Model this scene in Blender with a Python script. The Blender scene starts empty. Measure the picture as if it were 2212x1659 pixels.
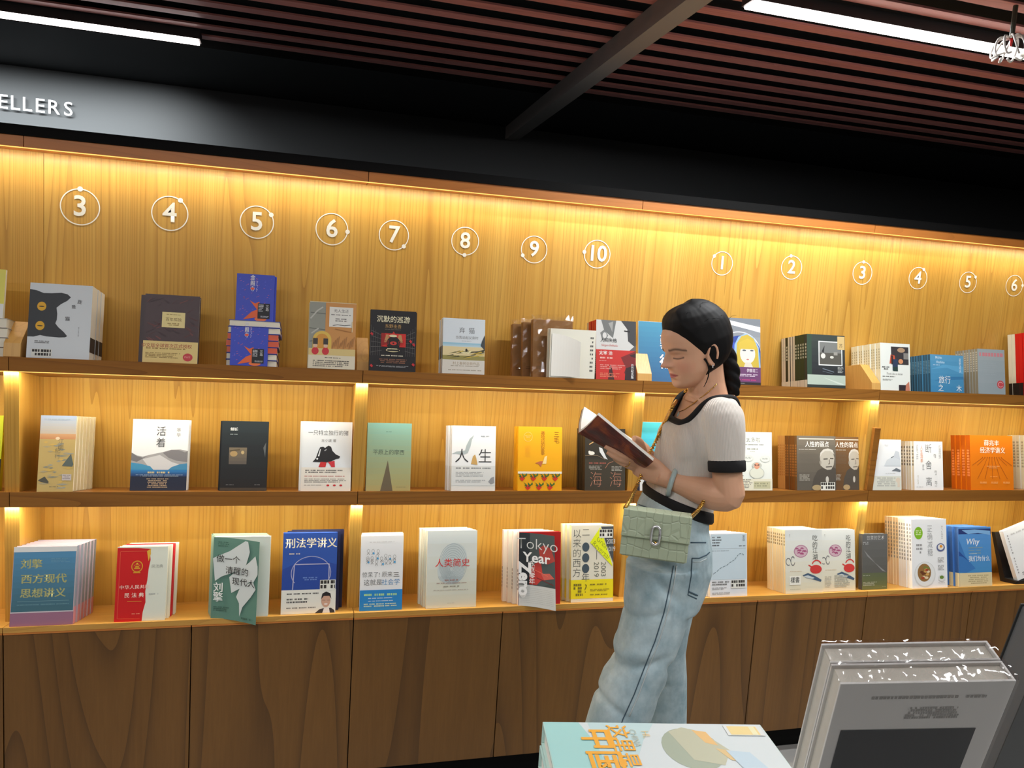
import bpy, bmesh, math, random
from mathutils import Vector as V, Matrix as M
random.seed(7)
SC = bpy.context.scene
COL = SC.collection
# ------------------------------------------------------------------ camera
F_PX, YAW, PITCH, ROLL = 1656.58, .26242, -.10581, .06363
CAM = V((.77723, -2.32866, 1.56654))
FW = V((math.sin(YAW)*math.cos(PITCH), math.cos(YAW)*math.cos(PITCH), math.sin(PITCH)))
_r = FW.cross(V((0, 0, 1))).normalized(); _u = _r.cross(FW)
RT = _r*math.cos(ROLL)+_u*math.sin(ROLL)
UP = -_r*math.sin(ROLL)+_u*math.cos(ROLL)
cd = bpy.data.cameras.new('camera'); cam = bpy.data.objects.new('camera', cd); COL.objects.link(cam)
cd.sensor_width = 36; cd.lens = F_PX/2212*36; cd.clip_start = .05
mw = M.Identity(4)
for i in range(3):
    mw[i][0] = RT[i]; mw[i][1] = UP[i]; mw[i][2] = -FW[i]; mw[i][3] = CAM[i]
cam.matrix_world = mw
SC.camera = cam
def ray(px, py): return FW+RT*((px-1106)/F_PX)-UP*((py-829.5)/F_PX)
def at(px, py, axis, val):
    d = ray(px, py); return CAM+d*((val-CAM[axis])/d[axis])
def proj(P):
    d = V(P)-CAM; z = d.dot(FW); return 1106+F_PX*d.dot(RT)/z, 829.5-F_PX*d.dot(UP)/z
# ------------------------------------------------------------------ world, exposure, lights
vs = SC.view_settings
vs.view_transform = 'Standard'; vs.look = 'None'; vs.exposure = 0.25; vs.gamma = 1; vs.use_curve_mapping = False
if hasattr(SC, 'cycles'):
    cy = SC.cycles; cy.max_bounces = 6; cy.diffuse_bounces = 3; cy.glossy_bounces = 3; cy.transparent_max_bounces = 8; cy.caustics_reflective = False; cy.caustics_refractive = False
w = bpy.data.worlds.new('world'); SC.world = w; w.use_nodes = True
w.node_tree.nodes['Background'].inputs[0].default_value = (.8, .9, 1, 1)
w.node_tree.nodes['Background'].inputs[1].default_value = .03
def area(name, loc, sx, sy, power, col, rot=(0, 0, 0), spread=180):
    l = bpy.data.lights.new(name, 'AREA'); l.shape = 'RECTANGLE'; l.size = sx; l.size_y = sy
    l.energy = power; l.color = col; l.spread = math.radians(spread)
    o = bpy.data.objects.new(name, l); COL.objects.link(o); o.location = loc; o.rotation_euler = rot
    return o
CEIL = 2.40
ZA, ZA2, ZB, ZB2, ZC, ZK = 1.3361, 1.2979, .9637, .9212, .6003, .0895
ZO1, ZO2, YO = 1.907, 1.937, .12          # cornice board (bottom, top, front)
CF = -.054                                # front of the counter and its doors
YE, YB = .0193, .195                      # divider fronts, back panels
ALPHA = math.radians(10.5)                # the display shelves dip towards the back
WARM = (1, .92, .74); COOL = (.95, .985, 1)
XM = 1.85
LED_A = area('shelf_led_light', (XM, .012, ZA2-.006), 5.7, .008, 10.5, WARM, (math.radians(20), 0, 0))
LED_B = area('shelf_led_light', (XM, .012, ZB2-.006), 5.7, .008, 10.5, WARM, (math.radians(20), 0, 0))
LED_C = area('cornice_led_light', (XM, YO+.012, ZO1-.006), 5.7, .008, 7.5, WARM, (math.radians(16), 0, 0))
# linear ceiling lamps: (x0, x1, y)
LAMPS = [(-1.6, .385, .56), (1.85, 2.80, -.46), (-1.6, 1.0, -1.75), (1.9, 4.3, -1.75), (-1.6, 1.0, -3.0), (1.9, 4.3, -3.0)]
for i, (x0, x1, y) in enumerate(LAMPS):
    area('ceiling_lamp_light', ((x0+x1)/2, y, CEIL-.04), x1-x0, .045, (12 if i == 0 else 20 if i == 1 else 6.5)*(x1-x0), COOL)
SIGN_L = area('sign_wash_light', (-.55, .95, CEIL-.02), 1.5, .04, 14, COOL, (math.radians(38), 0, 0), 110)
# ------------------------------------------------------------------ materials
def lin(c):
    c = c/255.; return c/12.92 if c <= .04045 else ((c+.055)/1.055)**2.4
def rgb(c): return (lin(c[0]), lin(c[1]), lin(c[2]), 1)
MATS = {}
def mat(c, rough=.5, metal=0, emit=0, name=None, trans=0, alpha=1, coat=0, sheen=0, spec=.5, sss=0, noise=0, nscale=60):
    k = (tuple(c), rough, metal, emit, trans, alpha, coat, sheen, spec, sss, noise, nscale)
    if k in MATS: return MATS[k]
    m = bpy.data.materials.new(name or 'paint_%d_%d_%d' % tuple(c)); m.use_nodes = True
    nt = m.node_tree; b = nt.nodes['Principled BSDF']; i = b.inputs
    i['Base Color'].default_value = rgb(c); i['Roughness'].default_value = rough; i['Metallic'].default_value = metal
    i['Transmission Weight'].default_value = trans; i['Alpha'].default_value = alpha
    i['Coat Weight'].default_value = coat; i['Sheen Weight'].default_value = sheen; i['Specular IOR Level'].default_value = spec
    if sss: i['Subsurface Weight'].default_value = sss; i['Subsurface Radius'].default_value = (.012, .005, .003)
    if emit: i['Emission Color'].default_value = rgb(c); i['Emission Strength'].default_value = emit
    if noise:
        tc = nt.nodes.new('ShaderNodeTexCoord'); n = nt.nodes.new('ShaderNodeTexNoise'); n.inputs['Scale'].default_value = nscale; n.inputs['Detail'].default_value = 4
        mx = nt.nodes.new('ShaderNodeMixRGB'); mx.inputs[1].default_value = tuple(v*(1-noise) for v in rgb(c)[:3])+(1,); mx.inputs[2].default_value = tuple(min(1, v*(1+noise)) for v in rgb(c)[:3])+(1,)
        nt.links.new(tc.outputs['Object'], n.inputs['Vector']); nt.links.new(n.outputs['Fac'], mx.inputs[0]); nt.links.new(mx.outputs[0], i['Base Color'])
    MATS[k] = m
    return m
def wood(name, dark, mid, light, scale=(1, 1, 1), rough=.38, ring=False, lines=1.0, axis='Z', long=.055):
    """grain runs along the chosen axis; every board takes its own stretch of the timber"""
    m = bpy.data.materials.new(name); m.use_nodes = True; nt = m.node_tree; N = nt.nodes.new; L = nt.links.new
    b = nt.nodes['Principled BSDF']; b.inputs['Roughness'].default_value = rough
    tc = N('ShaderNodeTexCoord'); oi = N('ShaderNodeObjectInfo')
    off = N('ShaderNodeVectorMath'); off.operation = 'MULTIPLY_ADD'
    cb = N('ShaderNodeCombineXYZ')
    for k in range(3): L(oi.outputs['Random'], cb.inputs[k])
    off.inputs[1].default_value = (7, 5, 9); L(cb.outputs[0], off.inputs[0]); L(tc.outputs['Object'], off.inputs[2])
    mp = N('ShaderNodeMapping'); L(off.outputs[0], mp.inputs[0])
    long_ = long
    sc = {'Z': (scale[0], scale[1], long_*scale[2]), 'X': (long_*scale[2], scale[1], scale[0])}[axis]
    mp.inputs['Scale'].default_value = sc
    n1 = N('ShaderNodeTexNoise'); n1.inputs['Scale'].default_value = 7; n1.inputs['Detail'].default_value = 5; n1.inputs['Roughness'].default_value = .55; L(mp.outputs[0], n1.inputs[0])
    n2 = N('ShaderNodeTexNoise'); n2.inputs['Scale'].default_value = 120; n2.inputs['Detail'].default_value = 4; n2.inputs['Roughness'].default_value = .7; L(mp.outputs[0], n2.inputs[0])
    # growth rings: level lines of a smooth, strongly stretched field make straight grain and cathedral arches
    n3 = N('ShaderNodeTexNoise'); n3.inputs['Scale'].default_value = 2.6 if ring else 4.0; n3.inputs['Detail'].default_value = 1.5; n3.inputs['Roughness'].default_value = .4; L(mp.outputs[0], n3.inputs[0])
    mu = N('ShaderNodeMath'); mu.operation = 'MULTIPLY'; mu.inputs[1].default_value = 26 if ring else 46; L(n3.outputs['Fac'], mu.inputs[0])
    fr = N('ShaderNodeMath'); fr.operation = 'FRACT'; L(mu.outputs[0], fr.inputs[0])
    pw = N('ShaderNodeMath'); pw.operation = 'POWER'; pw.inputs[1].default_value = 5; L(fr.outputs[0], pw.inputs[0])
    rp = N('ShaderNodeValToRGB'); e = rp.color_ramp.elements
    e[0].position = .3; e[0].color = rgb(mid); e[1].position = .72; e[1].color = rgb(light)
    mm = N('ShaderNodeMath'); mm.operation = 'MULTIPLY_ADD'; mm.inputs[1].default_value = .45; L(n2.outputs['Fac'], mm.inputs[0])
    hf = N('ShaderNodeMath'); hf.operation = 'MULTIPLY'; hf.inputs[1].default_value = .58; L(n1.outputs['Fac'], hf.inputs[0]); L(hf.outputs[0], mm.inputs[2])
    L(mm.outputs[0], rp.inputs[0])
    mx = N('ShaderNodeMixRGB'); mx.inputs[2].default_value = rgb(dark); L(rp.outputs[0], mx.inputs[1])
    ml = N('ShaderNodeMath'); ml.operation = 'MULTIPLY'; ml.inputs[1].default_value = .6*lines; L(pw.outputs[0], ml.inputs[0]); L(ml.outputs[0], mx.inputs[0])
    L(mx.outputs[0], b.inputs['Base Color'])
    bp = N('ShaderNodeBump'); bp.inputs['Strength'].default_value = .12; bp.inputs['Distance'].default_value = .002; L(n2.outputs['Fac'], bp.inputs['Height']); L(bp.outputs[0], b.inputs['Normal'])
    return m
W_PANEL = wood('golden_veneer', (138, 88, 26), (187, 135, 49), (212, 169, 82), (1.5, 1.5, 1), lines=.8, long=.022)
W_SHELF = wood('shelf_veneer', (112, 68, 24), (142, 90, 32), (164, 110, 46), (1, 1, 1), axis='X')  # shade of the unlit front edges put into this darker tone
W_TOP_LIT = wood('counter_veneer_lit', (150, 98, 36), (194, 138, 56), (216, 166, 84), axis='X', lines=.5)  # same veneer lightened: the LED glow on the counter is in its colour
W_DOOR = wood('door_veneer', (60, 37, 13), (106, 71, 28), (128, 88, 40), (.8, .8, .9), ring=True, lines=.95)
W_TRIM = wood('cornice_veneer', (150, 84, 34), (196, 118, 50), (208, 132, 60), axis='X', lines=.4)
W_BLOCK = wood('bookend_beech', (168, 116, 52), (206, 154, 78), (222, 174, 98), (1.4, 1.4, 1.4), lines=.4)
W_SLAT = wood('ceiling_slat_wood', (140, 80, 76), (200, 124, 118), (220, 150, 142), axis='X', lines=.5)
BLACK = mat((9, 9, 9), .7, name='black_paint', spec=.15)
# ------------------------------------------------------------------ mesh helpers
class MB:
    def __init__(s): s.v = []; s.f = []; s.m = []; s.ms = []
    def mi(s, m):
        if m not in s.ms: s.ms.append(m)
        return s.ms.index(m)
    def poly(s, pts, m):
        b = len(s.v); s.v += [tuple(p) for p in pts]; s.f.append(tuple(range(b, b+len(pts)))); s.m.append(s.mi(m))
    def hexa(s, p, m):
        """8 corners: bottom ring 0-3, top ring 4-7 (both counter-clockwise from above)"""
        b = len(s.v); s.v += [tuple(q) for q in p]; k = s.mi(m)
        for f in ((3, 2, 1, 0), (4, 5, 6, 7), (0, 1, 5, 4), (1, 2, 6, 5), (2, 3, 7, 6), (3, 0, 4, 7)):
            s.f.append(tuple(b+i for i in f)); s.m.append(k)
    def box(s, x0, y0, z0, x1, y1, z1, m):
        s.hexa([(x0, y0, z0), (x1, y0, z0), (x1, y1, z0), (x0, y1, z0), (x0, y0, z1), (x1, y0, z1), (x1, y1, z1), (x0, y1, z1)], m)
    def prism(s, prof, x0, x1, m):
        """profile of (y,z), extruded along x"""
        b = len(s.v); n = len(prof); k = s.mi(m)
        s.v += [(x0, y, z) for y, z in prof]+[(x1, y, z) for y, z in prof]
        s.f.append(tuple(b+i for i in range(n))); s.f.append(tuple(b+n+i for i in reversed(range(n)))); s.m += [k, k]
        for i in range(n):
            j = (i+1) % n; s.f.append((b+i, b+n+i, b+n+j, b+j)); s.m.append(k)
    def tube(s, pts, r, m, n=8, cap=True, flat=1):
        b = len(s.v); k = s.mi(m); pts = [V(p) for p in pts]; N = len(pts)
        up = V((0, 0, 1)); prev = None
        for i, p in enumerate(pts):
            t = (pts[min(i+1, N-1)]-pts[max(i-1, 0)]).normalized()
            if prev is None:
                a = t.cross(up)
                if a.length < .1: a = t.cross(V((0, 1, 0)))
            else: a = prev-t*prev.dot(t)
            a.normalize(); prev = a; c = t.cross(a); rr = r[i] if isinstance(r, (list, tuple)) else r
            for j in range(n):
                an = 2*math.pi*j/n; s.v.append(tuple(p+a*math.cos(an)*rr+c*math.sin(an)*rr*flat))
        for i in range(N-1):
            for j in range(n):
                q = (j+1) % n; s.f.append((b+i*n+j, b+i*n+q, b+(i+1)*n+q, b+(i+1)*n+j)); s.m.append(k)
        if cap:
            s.f.append(tuple(b+j for j in reversed(range(n)))); s.f.append(tuple(b+(N-1)*n+j for j in range(n))); s.m += [k, k]
    def loft(s, rings, m, cap=True):
        b = len(s.v); n = len(rings[0]); k = s.mi(m)
        for r in rings: s.v += [tuple(p) for p in r]
        for i in range(len(rings)-1):
            for j in range(n):
                q = (j+1) % n; s.f.append((b+i*n+j, b+i*n+q, b+(i+1)*n+q, b+(i+1)*n+j)); s.m.append(k)
        if cap:
            s.f.append(tuple(b+j for j in reversed(range(n)))); s.f.append(tuple(b+(len(rings)-1)*n+j for j in range(n))); s.m += [k, k]
    def mesh(s, name):
        me = bpy.data.meshes.new(name); me.from_pydata(s.v, [], s.f)
        for m in s.ms: me.materials.append(m)
        me.polygons.foreach_set('material_index', s.m); me.update()
        return me
    def obj(s, name, parent=None, smooth=False, bevel=0, recalc=False):
        me = s.mesh(name)
        if bevel or recalc:
            bm = bmesh.new(); bm.from_mesh(me)
            if recalc: bmesh.ops.recalc_face_normals(bm, faces=bm.faces)
            if bevel: bmesh.ops.bevel(bm, geom=list(bm.edges), offset=bevel, segments=2, affect='EDGES', profile=.6)
            bm.to_mesh(me); bm.free()
        if smooth: me.polygons.foreach_set('use_smooth', [True]*len(me.polygons))
        return link(name, me, parent)
def link(name, me, parent=None, **kw):
    o = bpy.data.objects.new(name, me); COL.objects.link(o)
    if parent: o.parent = parent
    return o
def empty(name, loc=(0, 0, 0)):
    o = bpy.data.objects.new(name, None); COL.objects.link(o); o.location = loc; o.empty_display_size = .05; return o
def tag(o, label=None, cat=None, group=None, kind=None):
    if label: o['label'] = label
    if cat: o['category'] = cat
    if group: o['group'] = group
    if kind: o['kind'] = kind
    return o
# lettering is queued, evaluated once and turned into meshes
TQ = []
def lettering(body, mx, m, parent, name='lettering', bold=0, shear=0, anchor='CENTER', line=1.0, sp=1.0):
    c = bpy.data.curves.new(name, 'FONT'); c.body = body; c.resolution_u = 3; c.offset = bold; c.shear = shear
    c.align_x = anchor; c.align_y = 'CENTER'; c.space_line = line; c.space_character = sp
    o = bpy.data.objects.new(name, c); COL.objects.link(o); TQ.append((o, mx, m, parent, name))
def flush_lettering():
    bpy.context.view_layer.update()
    dg = bpy.context.evaluated_depsgraph_get(); done = {}
    new = []
    for o, mx, m, parent, name in TQ:
        me = bpy.data.meshes.new_from_object(o.evaluated_get(dg)); me.transform(mx); me.materials.clear(); me.materials.append(m)
        new.append((name, me, parent))
    for o, *_ in TQ:
        c = o.data; bpy.data.objects.remove(o); bpy.data.curves.remove(c)
    for name, me, parent in new: me.name = name; link(name, me, parent)

def film_mat(name, gloss=.10):
    """thin clear film: mostly see-through, with a sharp mirror glint at the wrinkles"""
    m = bpy.data.materials.new(name); m.use_nodes = True; nt = m.node_tree; nt.nodes.clear(); o = nt.nodes.new('ShaderNodeOutputMaterial')
    t = nt.nodes.new('ShaderNodeBsdfTransparent'); g = nt.nodes.new('ShaderNodeBsdfGlossy'); g.inputs['Roughness'].default_value = .09; lw = nt.nodes.new('ShaderNodeLayerWeight'); lw.inputs['Blend'].default_value = .35
    ma = nt.nodes.new('ShaderNodeMath'); ma.operation = 'MULTIPLY_ADD'; ma.inputs[1].default_value = .35; ma.inputs[2].default_value = gloss; mx = nt.nodes.new('ShaderNodeMixShader')
    nt.links.new(lw.outputs['Fresnel'], ma.inputs[0]); nt.links.new(ma.outputs[0], mx.inputs[0]); nt.links.new(t.outputs[0], mx.inputs[1]); nt.links.new(g.outputs[0], mx.inputs[2]); nt.links.new(mx.outputs[0], o.inputs[0]); return m
FILM = film_mat('clear_film', .06); FILM2 = film_mat('shrink_film', .14); FILM3 = film_mat('shrink_film_face', .008)
# ------------------------------------------------------------------ room shell
SA, CA = math.sin(ALPHA), math.cos(ALPHA)
FLOORM = mat((168, 166, 162), .35, noise=.12, nscale=9, name='grey_floor_tile')
GROUT = mat((96, 95, 92), .8, name='grout')
b = MB(); b.box(-4, -5.5, -.05, 7.5, 1.35, -.004, GROUT); fl = b.obj('floor'); tag(fl, kind='structure')
tm = None
for ix in range(-4, 7):
    for iy in range(-5, 0):
        b = MB()
        if tm is None:
            b.box(.003, .003, -.004, .797, .797, .0, FLOORM); tm = b.mesh('floor_tile')
        o = link('floor_tile', tm, fl); o.location = (ix*.8, iy*.8+.02, 0)
WALLM = mat((92, 90, 86), .8, noise=.05, name='grey_room_wall')
for n, q in (('wall_left', (-4.1, -5.5, 0, -4, 1.35, 2.75)), ('wall_right', (7.5, -5.5, 0, 7.6, 1.35, 2.75)), ('wall_front', (-4.1, -5.6, 0, 7.6, -5.5, 2.75))):
    b = MB(); b.box(*q, WALLM); tag(b.obj(n), kind='structure')
BULK = mat((56, 60, 62), .6, noise=.06, nscale=5, name='charcoal_bulkhead')
YW = at(0, 138, 2, CEIL)[1]
b = MB(); b.box(-4.1, YW, 1.5, 7.6, YW+.1, 2.75, BULK); bw = b.obj('wall_back'); tag(bw, kind='structure')
b = MB(); b.box(-4.1, .2, 0, 7.6, .26, 1.93, BLACK); tag(b.obj('wall_inner'), kind='structure')
CEILM = mat((9, 10, 11), .8, name='black_ceiling')
b = MB(); b.box(-4.1, -5.6, CEIL+.12, 7.6, YW, CEIL+.2, CEILM); b.box(-4.1, .72, CEIL, 7.6, YW, CEIL+.12, CEILM)
ce = b.obj('ceiling'); tag(ce, kind='structure')
# timber slats under the dark ceiling, one object each, sharing one mesh
b = MB(); b.box(-4.0, -.021, 0, 7.45, .021, .006, W_SLAT); sm = b.mesh('ceiling_slat')
PITCH_S = .1135
k = 0; y = .60
while y > -3.6:
    o = link('ceiling_slat', sm, ce); o.location = (0, y, CEIL-.0); y -= PITCH_S; k += 1
# grey metal beam across the slats
bx0 = at(1192, 225, 2, CEIL-.05)
b = MB(); b.box(-.03, -5.4, -.06, .03, YW-.005, .0, mat((150, 144, 140), .6, name='grey_metal')); o = b.obj('ceiling_beam', ce); o.location = (at(1375, 112, 2, CEIL-.075)[0], 0, CEIL+.0)
# linear lamps
HOUS = mat((60, 58, 58), .5, name='lamp_housing'); GLOW = mat((255, 240, 236), .5, emit=9, name='lamp_diffuser')
LAB = ['white linear ceiling lamp above the sign at upper left', 'bright white linear ceiling lamp between the slats at upper right'] + ['white linear ceiling lamp over the shop floor, %s' % s for s in ('behind the table on the left', 'behind the table on the right', 'nearest the front wall on the left', 'nearest the front wall on the right')]
for i, (x0, x1, y) in enumerate(LAMPS):
    t = empty('ceiling_lamp', ((x0+x1)/2, y, CEIL-.026)); tag(t, LAB[i], 'ceiling lamp', 'linear ceiling lamps'); h = (x1-x0)/2
    b = MB(); b.box(-h-.006, -.029, 0, h+.006, .029, .03, HOUS); b.obj('lamp_housing', t)
    b = MB(); b.prism([(-.027, 0), (-.021, -.008), (.021, -.008), (.027, 0)], -h, h, GLOW); b.obj('lamp_diffuser', t, recalc=True)
# ------------------------------------------------------------------ bookcase bays
XD = [-.93, 0, .9381, 1.8517, 2.7821, 3.71, 4.64]
XC = [-.465, .4787, 1.4058, 2.3282, 3.2551, 4.18]       # door joints in mid bay
LEDM = mat((255, 200, 110), .5, emit=1.1, name='warm_led_strip')
def board(x0, x1, yf, zt, th, m, dep):
    """sloping display shelf with a plumb front edge"""
    b = MB(); z1 = zt-dep*math.tan(ALPHA)
    b.prism([(yf, zt), (yf, zt-th), (yf+dep, z1-th), (yf+dep, z1)], x0, x1, m); return b
DH = .018
bays = []
for i in range(len(XD)-1):
    X0, X1 = XD[i], XD[i+1]; w_ = X1-X0; g = .001
    t = empty('bookcase_bay', (X0, 0, 0)); bays.append(t)
    side = ['cut off by the left edge, mostly out of view', 'at the left, under numbers three to five', 'between the second and third uprights, under numbers six to nine', 'behind the reading woman, under numbers ten and one', 'at the right, under numbers two to five', 'cut off by the right edge, past number six'][i]
    tag(t, 'golden timber bookcase bay '+side, 'bookcase', 'bays of the built-in bookcase')
    b = board(g, w_-g, 0, ZA, ZA-ZA2, W_SHELF, YB); sb1 = b.obj('shelf_board', t, recalc=True)
    b = board(g, w_-g, 0, ZB, ZB-ZB2, W_SHELF, YB); sb2 = b.obj('shelf_board', t, recalc=True)
    b = board(g, w_-g, CF, ZC, .016, W_TOP_LIT, YB-CF); b.obj('counter_board', t, recalc=True)
    for zt, zb in ((ZA2, ZB), (ZB2, ZC-.012)):
        b = MB(); d = DH; q = math.tan(ALPHA)
        yz = lambda y, z: z-(y if z != ZC-.012 else y-CF)*q
        b.prism([(YE, zt-YE*q), (YE, yz(YE, zb)), (YB, yz(YB, zb)), (YB, zt-YB*q)], -d, d, W_PANEL); b.obj('divider', t, recalc=True)
    for z0, z1 in ((ZB-.06, ZA2-.03), (ZC-.07, ZB2-.03)):
        b = MB(); b.box(g, YB, z0, w_-g, YB+.004, z1, W_PANEL); b.obj('back_panel', t)
    xm = XC[i]-X0
    for x0, x1 in ((.0015, xm-.0015), (xm+.0015, w_-.0015)):
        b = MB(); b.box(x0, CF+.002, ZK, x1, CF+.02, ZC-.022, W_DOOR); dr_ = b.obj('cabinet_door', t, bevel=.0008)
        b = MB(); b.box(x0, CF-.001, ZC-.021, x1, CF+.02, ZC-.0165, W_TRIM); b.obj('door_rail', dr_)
    b = MB(); b.box(0, CF+.021, ZK, w_, .19, ZC-.07, BLACK); b.obj('cabinet_carcass', t)
    b = MB(); b.box(0, CF+.045, 0, w_, .19, ZK, BLACK); b.obj('kick_board', t)
    b = MB(); b.box(g, YO, ZO1, w_-g, YB+.004, ZO2, W_TRIM); cb_ = b.obj('cornice_board', t)
    b = MB(); b.box(0, YO-.006, ZO2, w_, YB+.05, ZO2+.022, BLACK); b.box(0, YO+.004, ZO2+.022, w_, YB+.05, ZO2+.03, BLACK); b.obj('cap_trim', t)
    for y, z, pr in ((.006, ZA2, sb1), (.006, ZB2, sb2), (YO+.006, ZO1, cb_)):
        b = MB(); q = math.tan(ALPHA) if z != ZO1 else 0; b.prism([(y+.002, z-.0006-(y+.002)*q), (y+.016, z-.0006-(y+.016)*q), (y+.016, z+.0004-(y+.016)*q), (y+.002, z+.0004-(y+.002)*q)] if q else [(y, z-.001), (y+.012, z-.001), (y+.012, z), (y, z)], 0, w_, LEDM); b.obj('led_strip', pr, recalc=True)
# numbers on the back panel
WHITE = mat((238, 236, 226), .5, name='white_vinyl')
XS = at(95, 500, 1, YB).x; BOARDS = []
for x0, x1, lb in ((XD[0], XS-.0012, 'golden veneer back board at the left edge above the top shelf'), (XS, XD[-1], 'long golden veneer back board carrying the circled numbers above the top shelf')):
    b = MB(); b.box(0, YB+.0005, ZA-.03, x1-x0, YB+.004, ZO1, W_PANEL); o = b.obj('back_board'); o.location = (x0, 0, 0); tag(o, lb, 'panel', 'back boards above the top shelf'); BOARDS.append(o)
NUMS = [('3', 173, 447, 40, 90), ('4', 367, 461, 38, 55), ('5', 555, 480, 36, 32), ('6', 717, 495, 35, -5), ('7', 851, 508, 33, -45), ('8', 1005, 521, 31, -90), ('9', 1154, 539, 30, -150), ('10', 1290, 549, 31, 175), ('1', 1560, 569, 26, 145), ('2', 1710, 578, 26, 100), ('3', 1863, 590, 25, 90), ('4', 1983, 601, 24, 58), ('5', 2091, 610, 23, 35), ('6', 2191, 617, 23, 5)]
for s, px, py, r, an in NUMS:
    p = at(px, py, 1, YB-.001); e = at(px, py-r, 1, YB-.001); R_ = (e-p).length
    par = BOARDS[1]; q = p-V((XS, 0, 0)); b = MB(); n = 48
    for j in range(n):
        a0, a1 = 2*math.pi*j/n, 2*math.pi*(j+1)/n; c = lambda a, rr: (q.x+math.cos(a)*rr, q.y, q.z+math.sin(a)*rr)
        b.poly([c(a0, R_), c(a0, R_*.94), c(a1, R_*.94), c(a1, R_)][::-1], WHITE)
    A = math.radians(an); b.poly([(q.x+math.cos(A)*R_*.97+math.cos(6.283*j/16)*R_*.14, q.y-.0003, q.z+math.sin(A)*R_*.97+math.sin(6.283*j/16)*R_*.14) for j in range(16)], WHITE)
    o = b.obj('number_ring', par); tag(o, 'white ring with a dot around the number '+s)
    sz = R_*1.55
    lettering(s, M.Translation((q.x, q.y-.0005, q.z))@M.Rotation(math.pi/2, 4, 'X')@M.Scale(sz, 4)@M.Translation((0, -.0, 0)), WHITE, par, 'number_figure', bold=.016, sp=.95)
# shop lettering on the bulkhead
p0 = at(158, 234, 1, YW-.02); pz = at(158, 204, 1, YW-.02); hcap = (at(148, 249, 1, YW-.02)-at(148, 219, 1, YW-.02)).length
LET = mat((235, 238, 240), .4, name='white_letter')
tx = empty('sign_letters', (p0.x, YW-.02, p0.z)); tag(tx, 'white capital letters of a wall sign above the bookcase at upper left', 'sign')
p1 = at(79, 229, 1, YW-.02); sz = hcap/.7; xk = 0
for ch in reversed('BEST SELLERS'):
    if ch == ' ': xk += .34*sz; continue
    lettering(ch, M.Translation((-xk, 0, p1.z-p0.z))@M.Rotation(math.pi/2, 4, 'X')@M.Scale(sz, 4), LET, tx, 'letter', bold=.002, anchor='RIGHT'); xk += {'B': .68, 'E': .60, 'S': .62, 'T': .58, 'L': .54, 'R': .67}[ch]*sz
# ------------------------------------------------------------------ books
SHELF = {'A': (0, ZA), 'B': (0, ZB), 'C': (CF, ZC)}
SHELFNAME = {'A': 'top shelf', 'B': 'middle shelf', 'C': 'bottom shelf'}
PAGE = mat((236, 229, 208), .8, name='paper_block'); PAGEW = mat((240, 238, 228), .8, name='white_paper')
def cov(c, rough=.42): return mat(c, rough, name='cover_%d_%d_%d' % tuple(c))
def base(sh, X, d, lift=0):
    y, z = SHELF[sh]; return V((X, y+d*CA, z-d*SA+lift+.0006))
def solvex(px, sh, d, lift=0):
    lo, hi = -3., 7.
    for _ in range(50):
        m = (lo+hi)/2
        if proj(base(sh, m, d, lift))[0] < px: lo = m
        else: hi = m
    return lo
ORD = ['first', 'second', 'third', 'fourth', 'fifth', 'sixth', 'seventh', 'eighth', 'ninth', 'tenth', 'eleventh', 'twelfth', 'thirteenth']
def block_meshes(W, H, T, cover, pages=PAGE, spine=None, spine_side=0, top_in=.003, rnd=0):
    """cover wrap (two boards and spine) and the paper block"""
    sp = spine or cover; th = .0012; b = MB()
    def sheet(x0, x1, y0, y1, m): b.box(x0, y0, 0, x1, y1, H, m)
    sheet(0, W, 0, th, cover); sheet(0, W, T-th, T, cover)
    if spine_side == 0: sheet(0, th, th, T-th, sp)
    else: sheet(W-th, W, th, T-th, sp)
    cv = b.mesh('cover'); p = MB()
    x0, x1 = (th, W-.0025) if spine_side == 0 else (.0025, W-th)
    p.box(x0, th, .0012, x1, T-th, H-top_in, pages); pg = p.mesh('pages')
    return cv, pg
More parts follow.
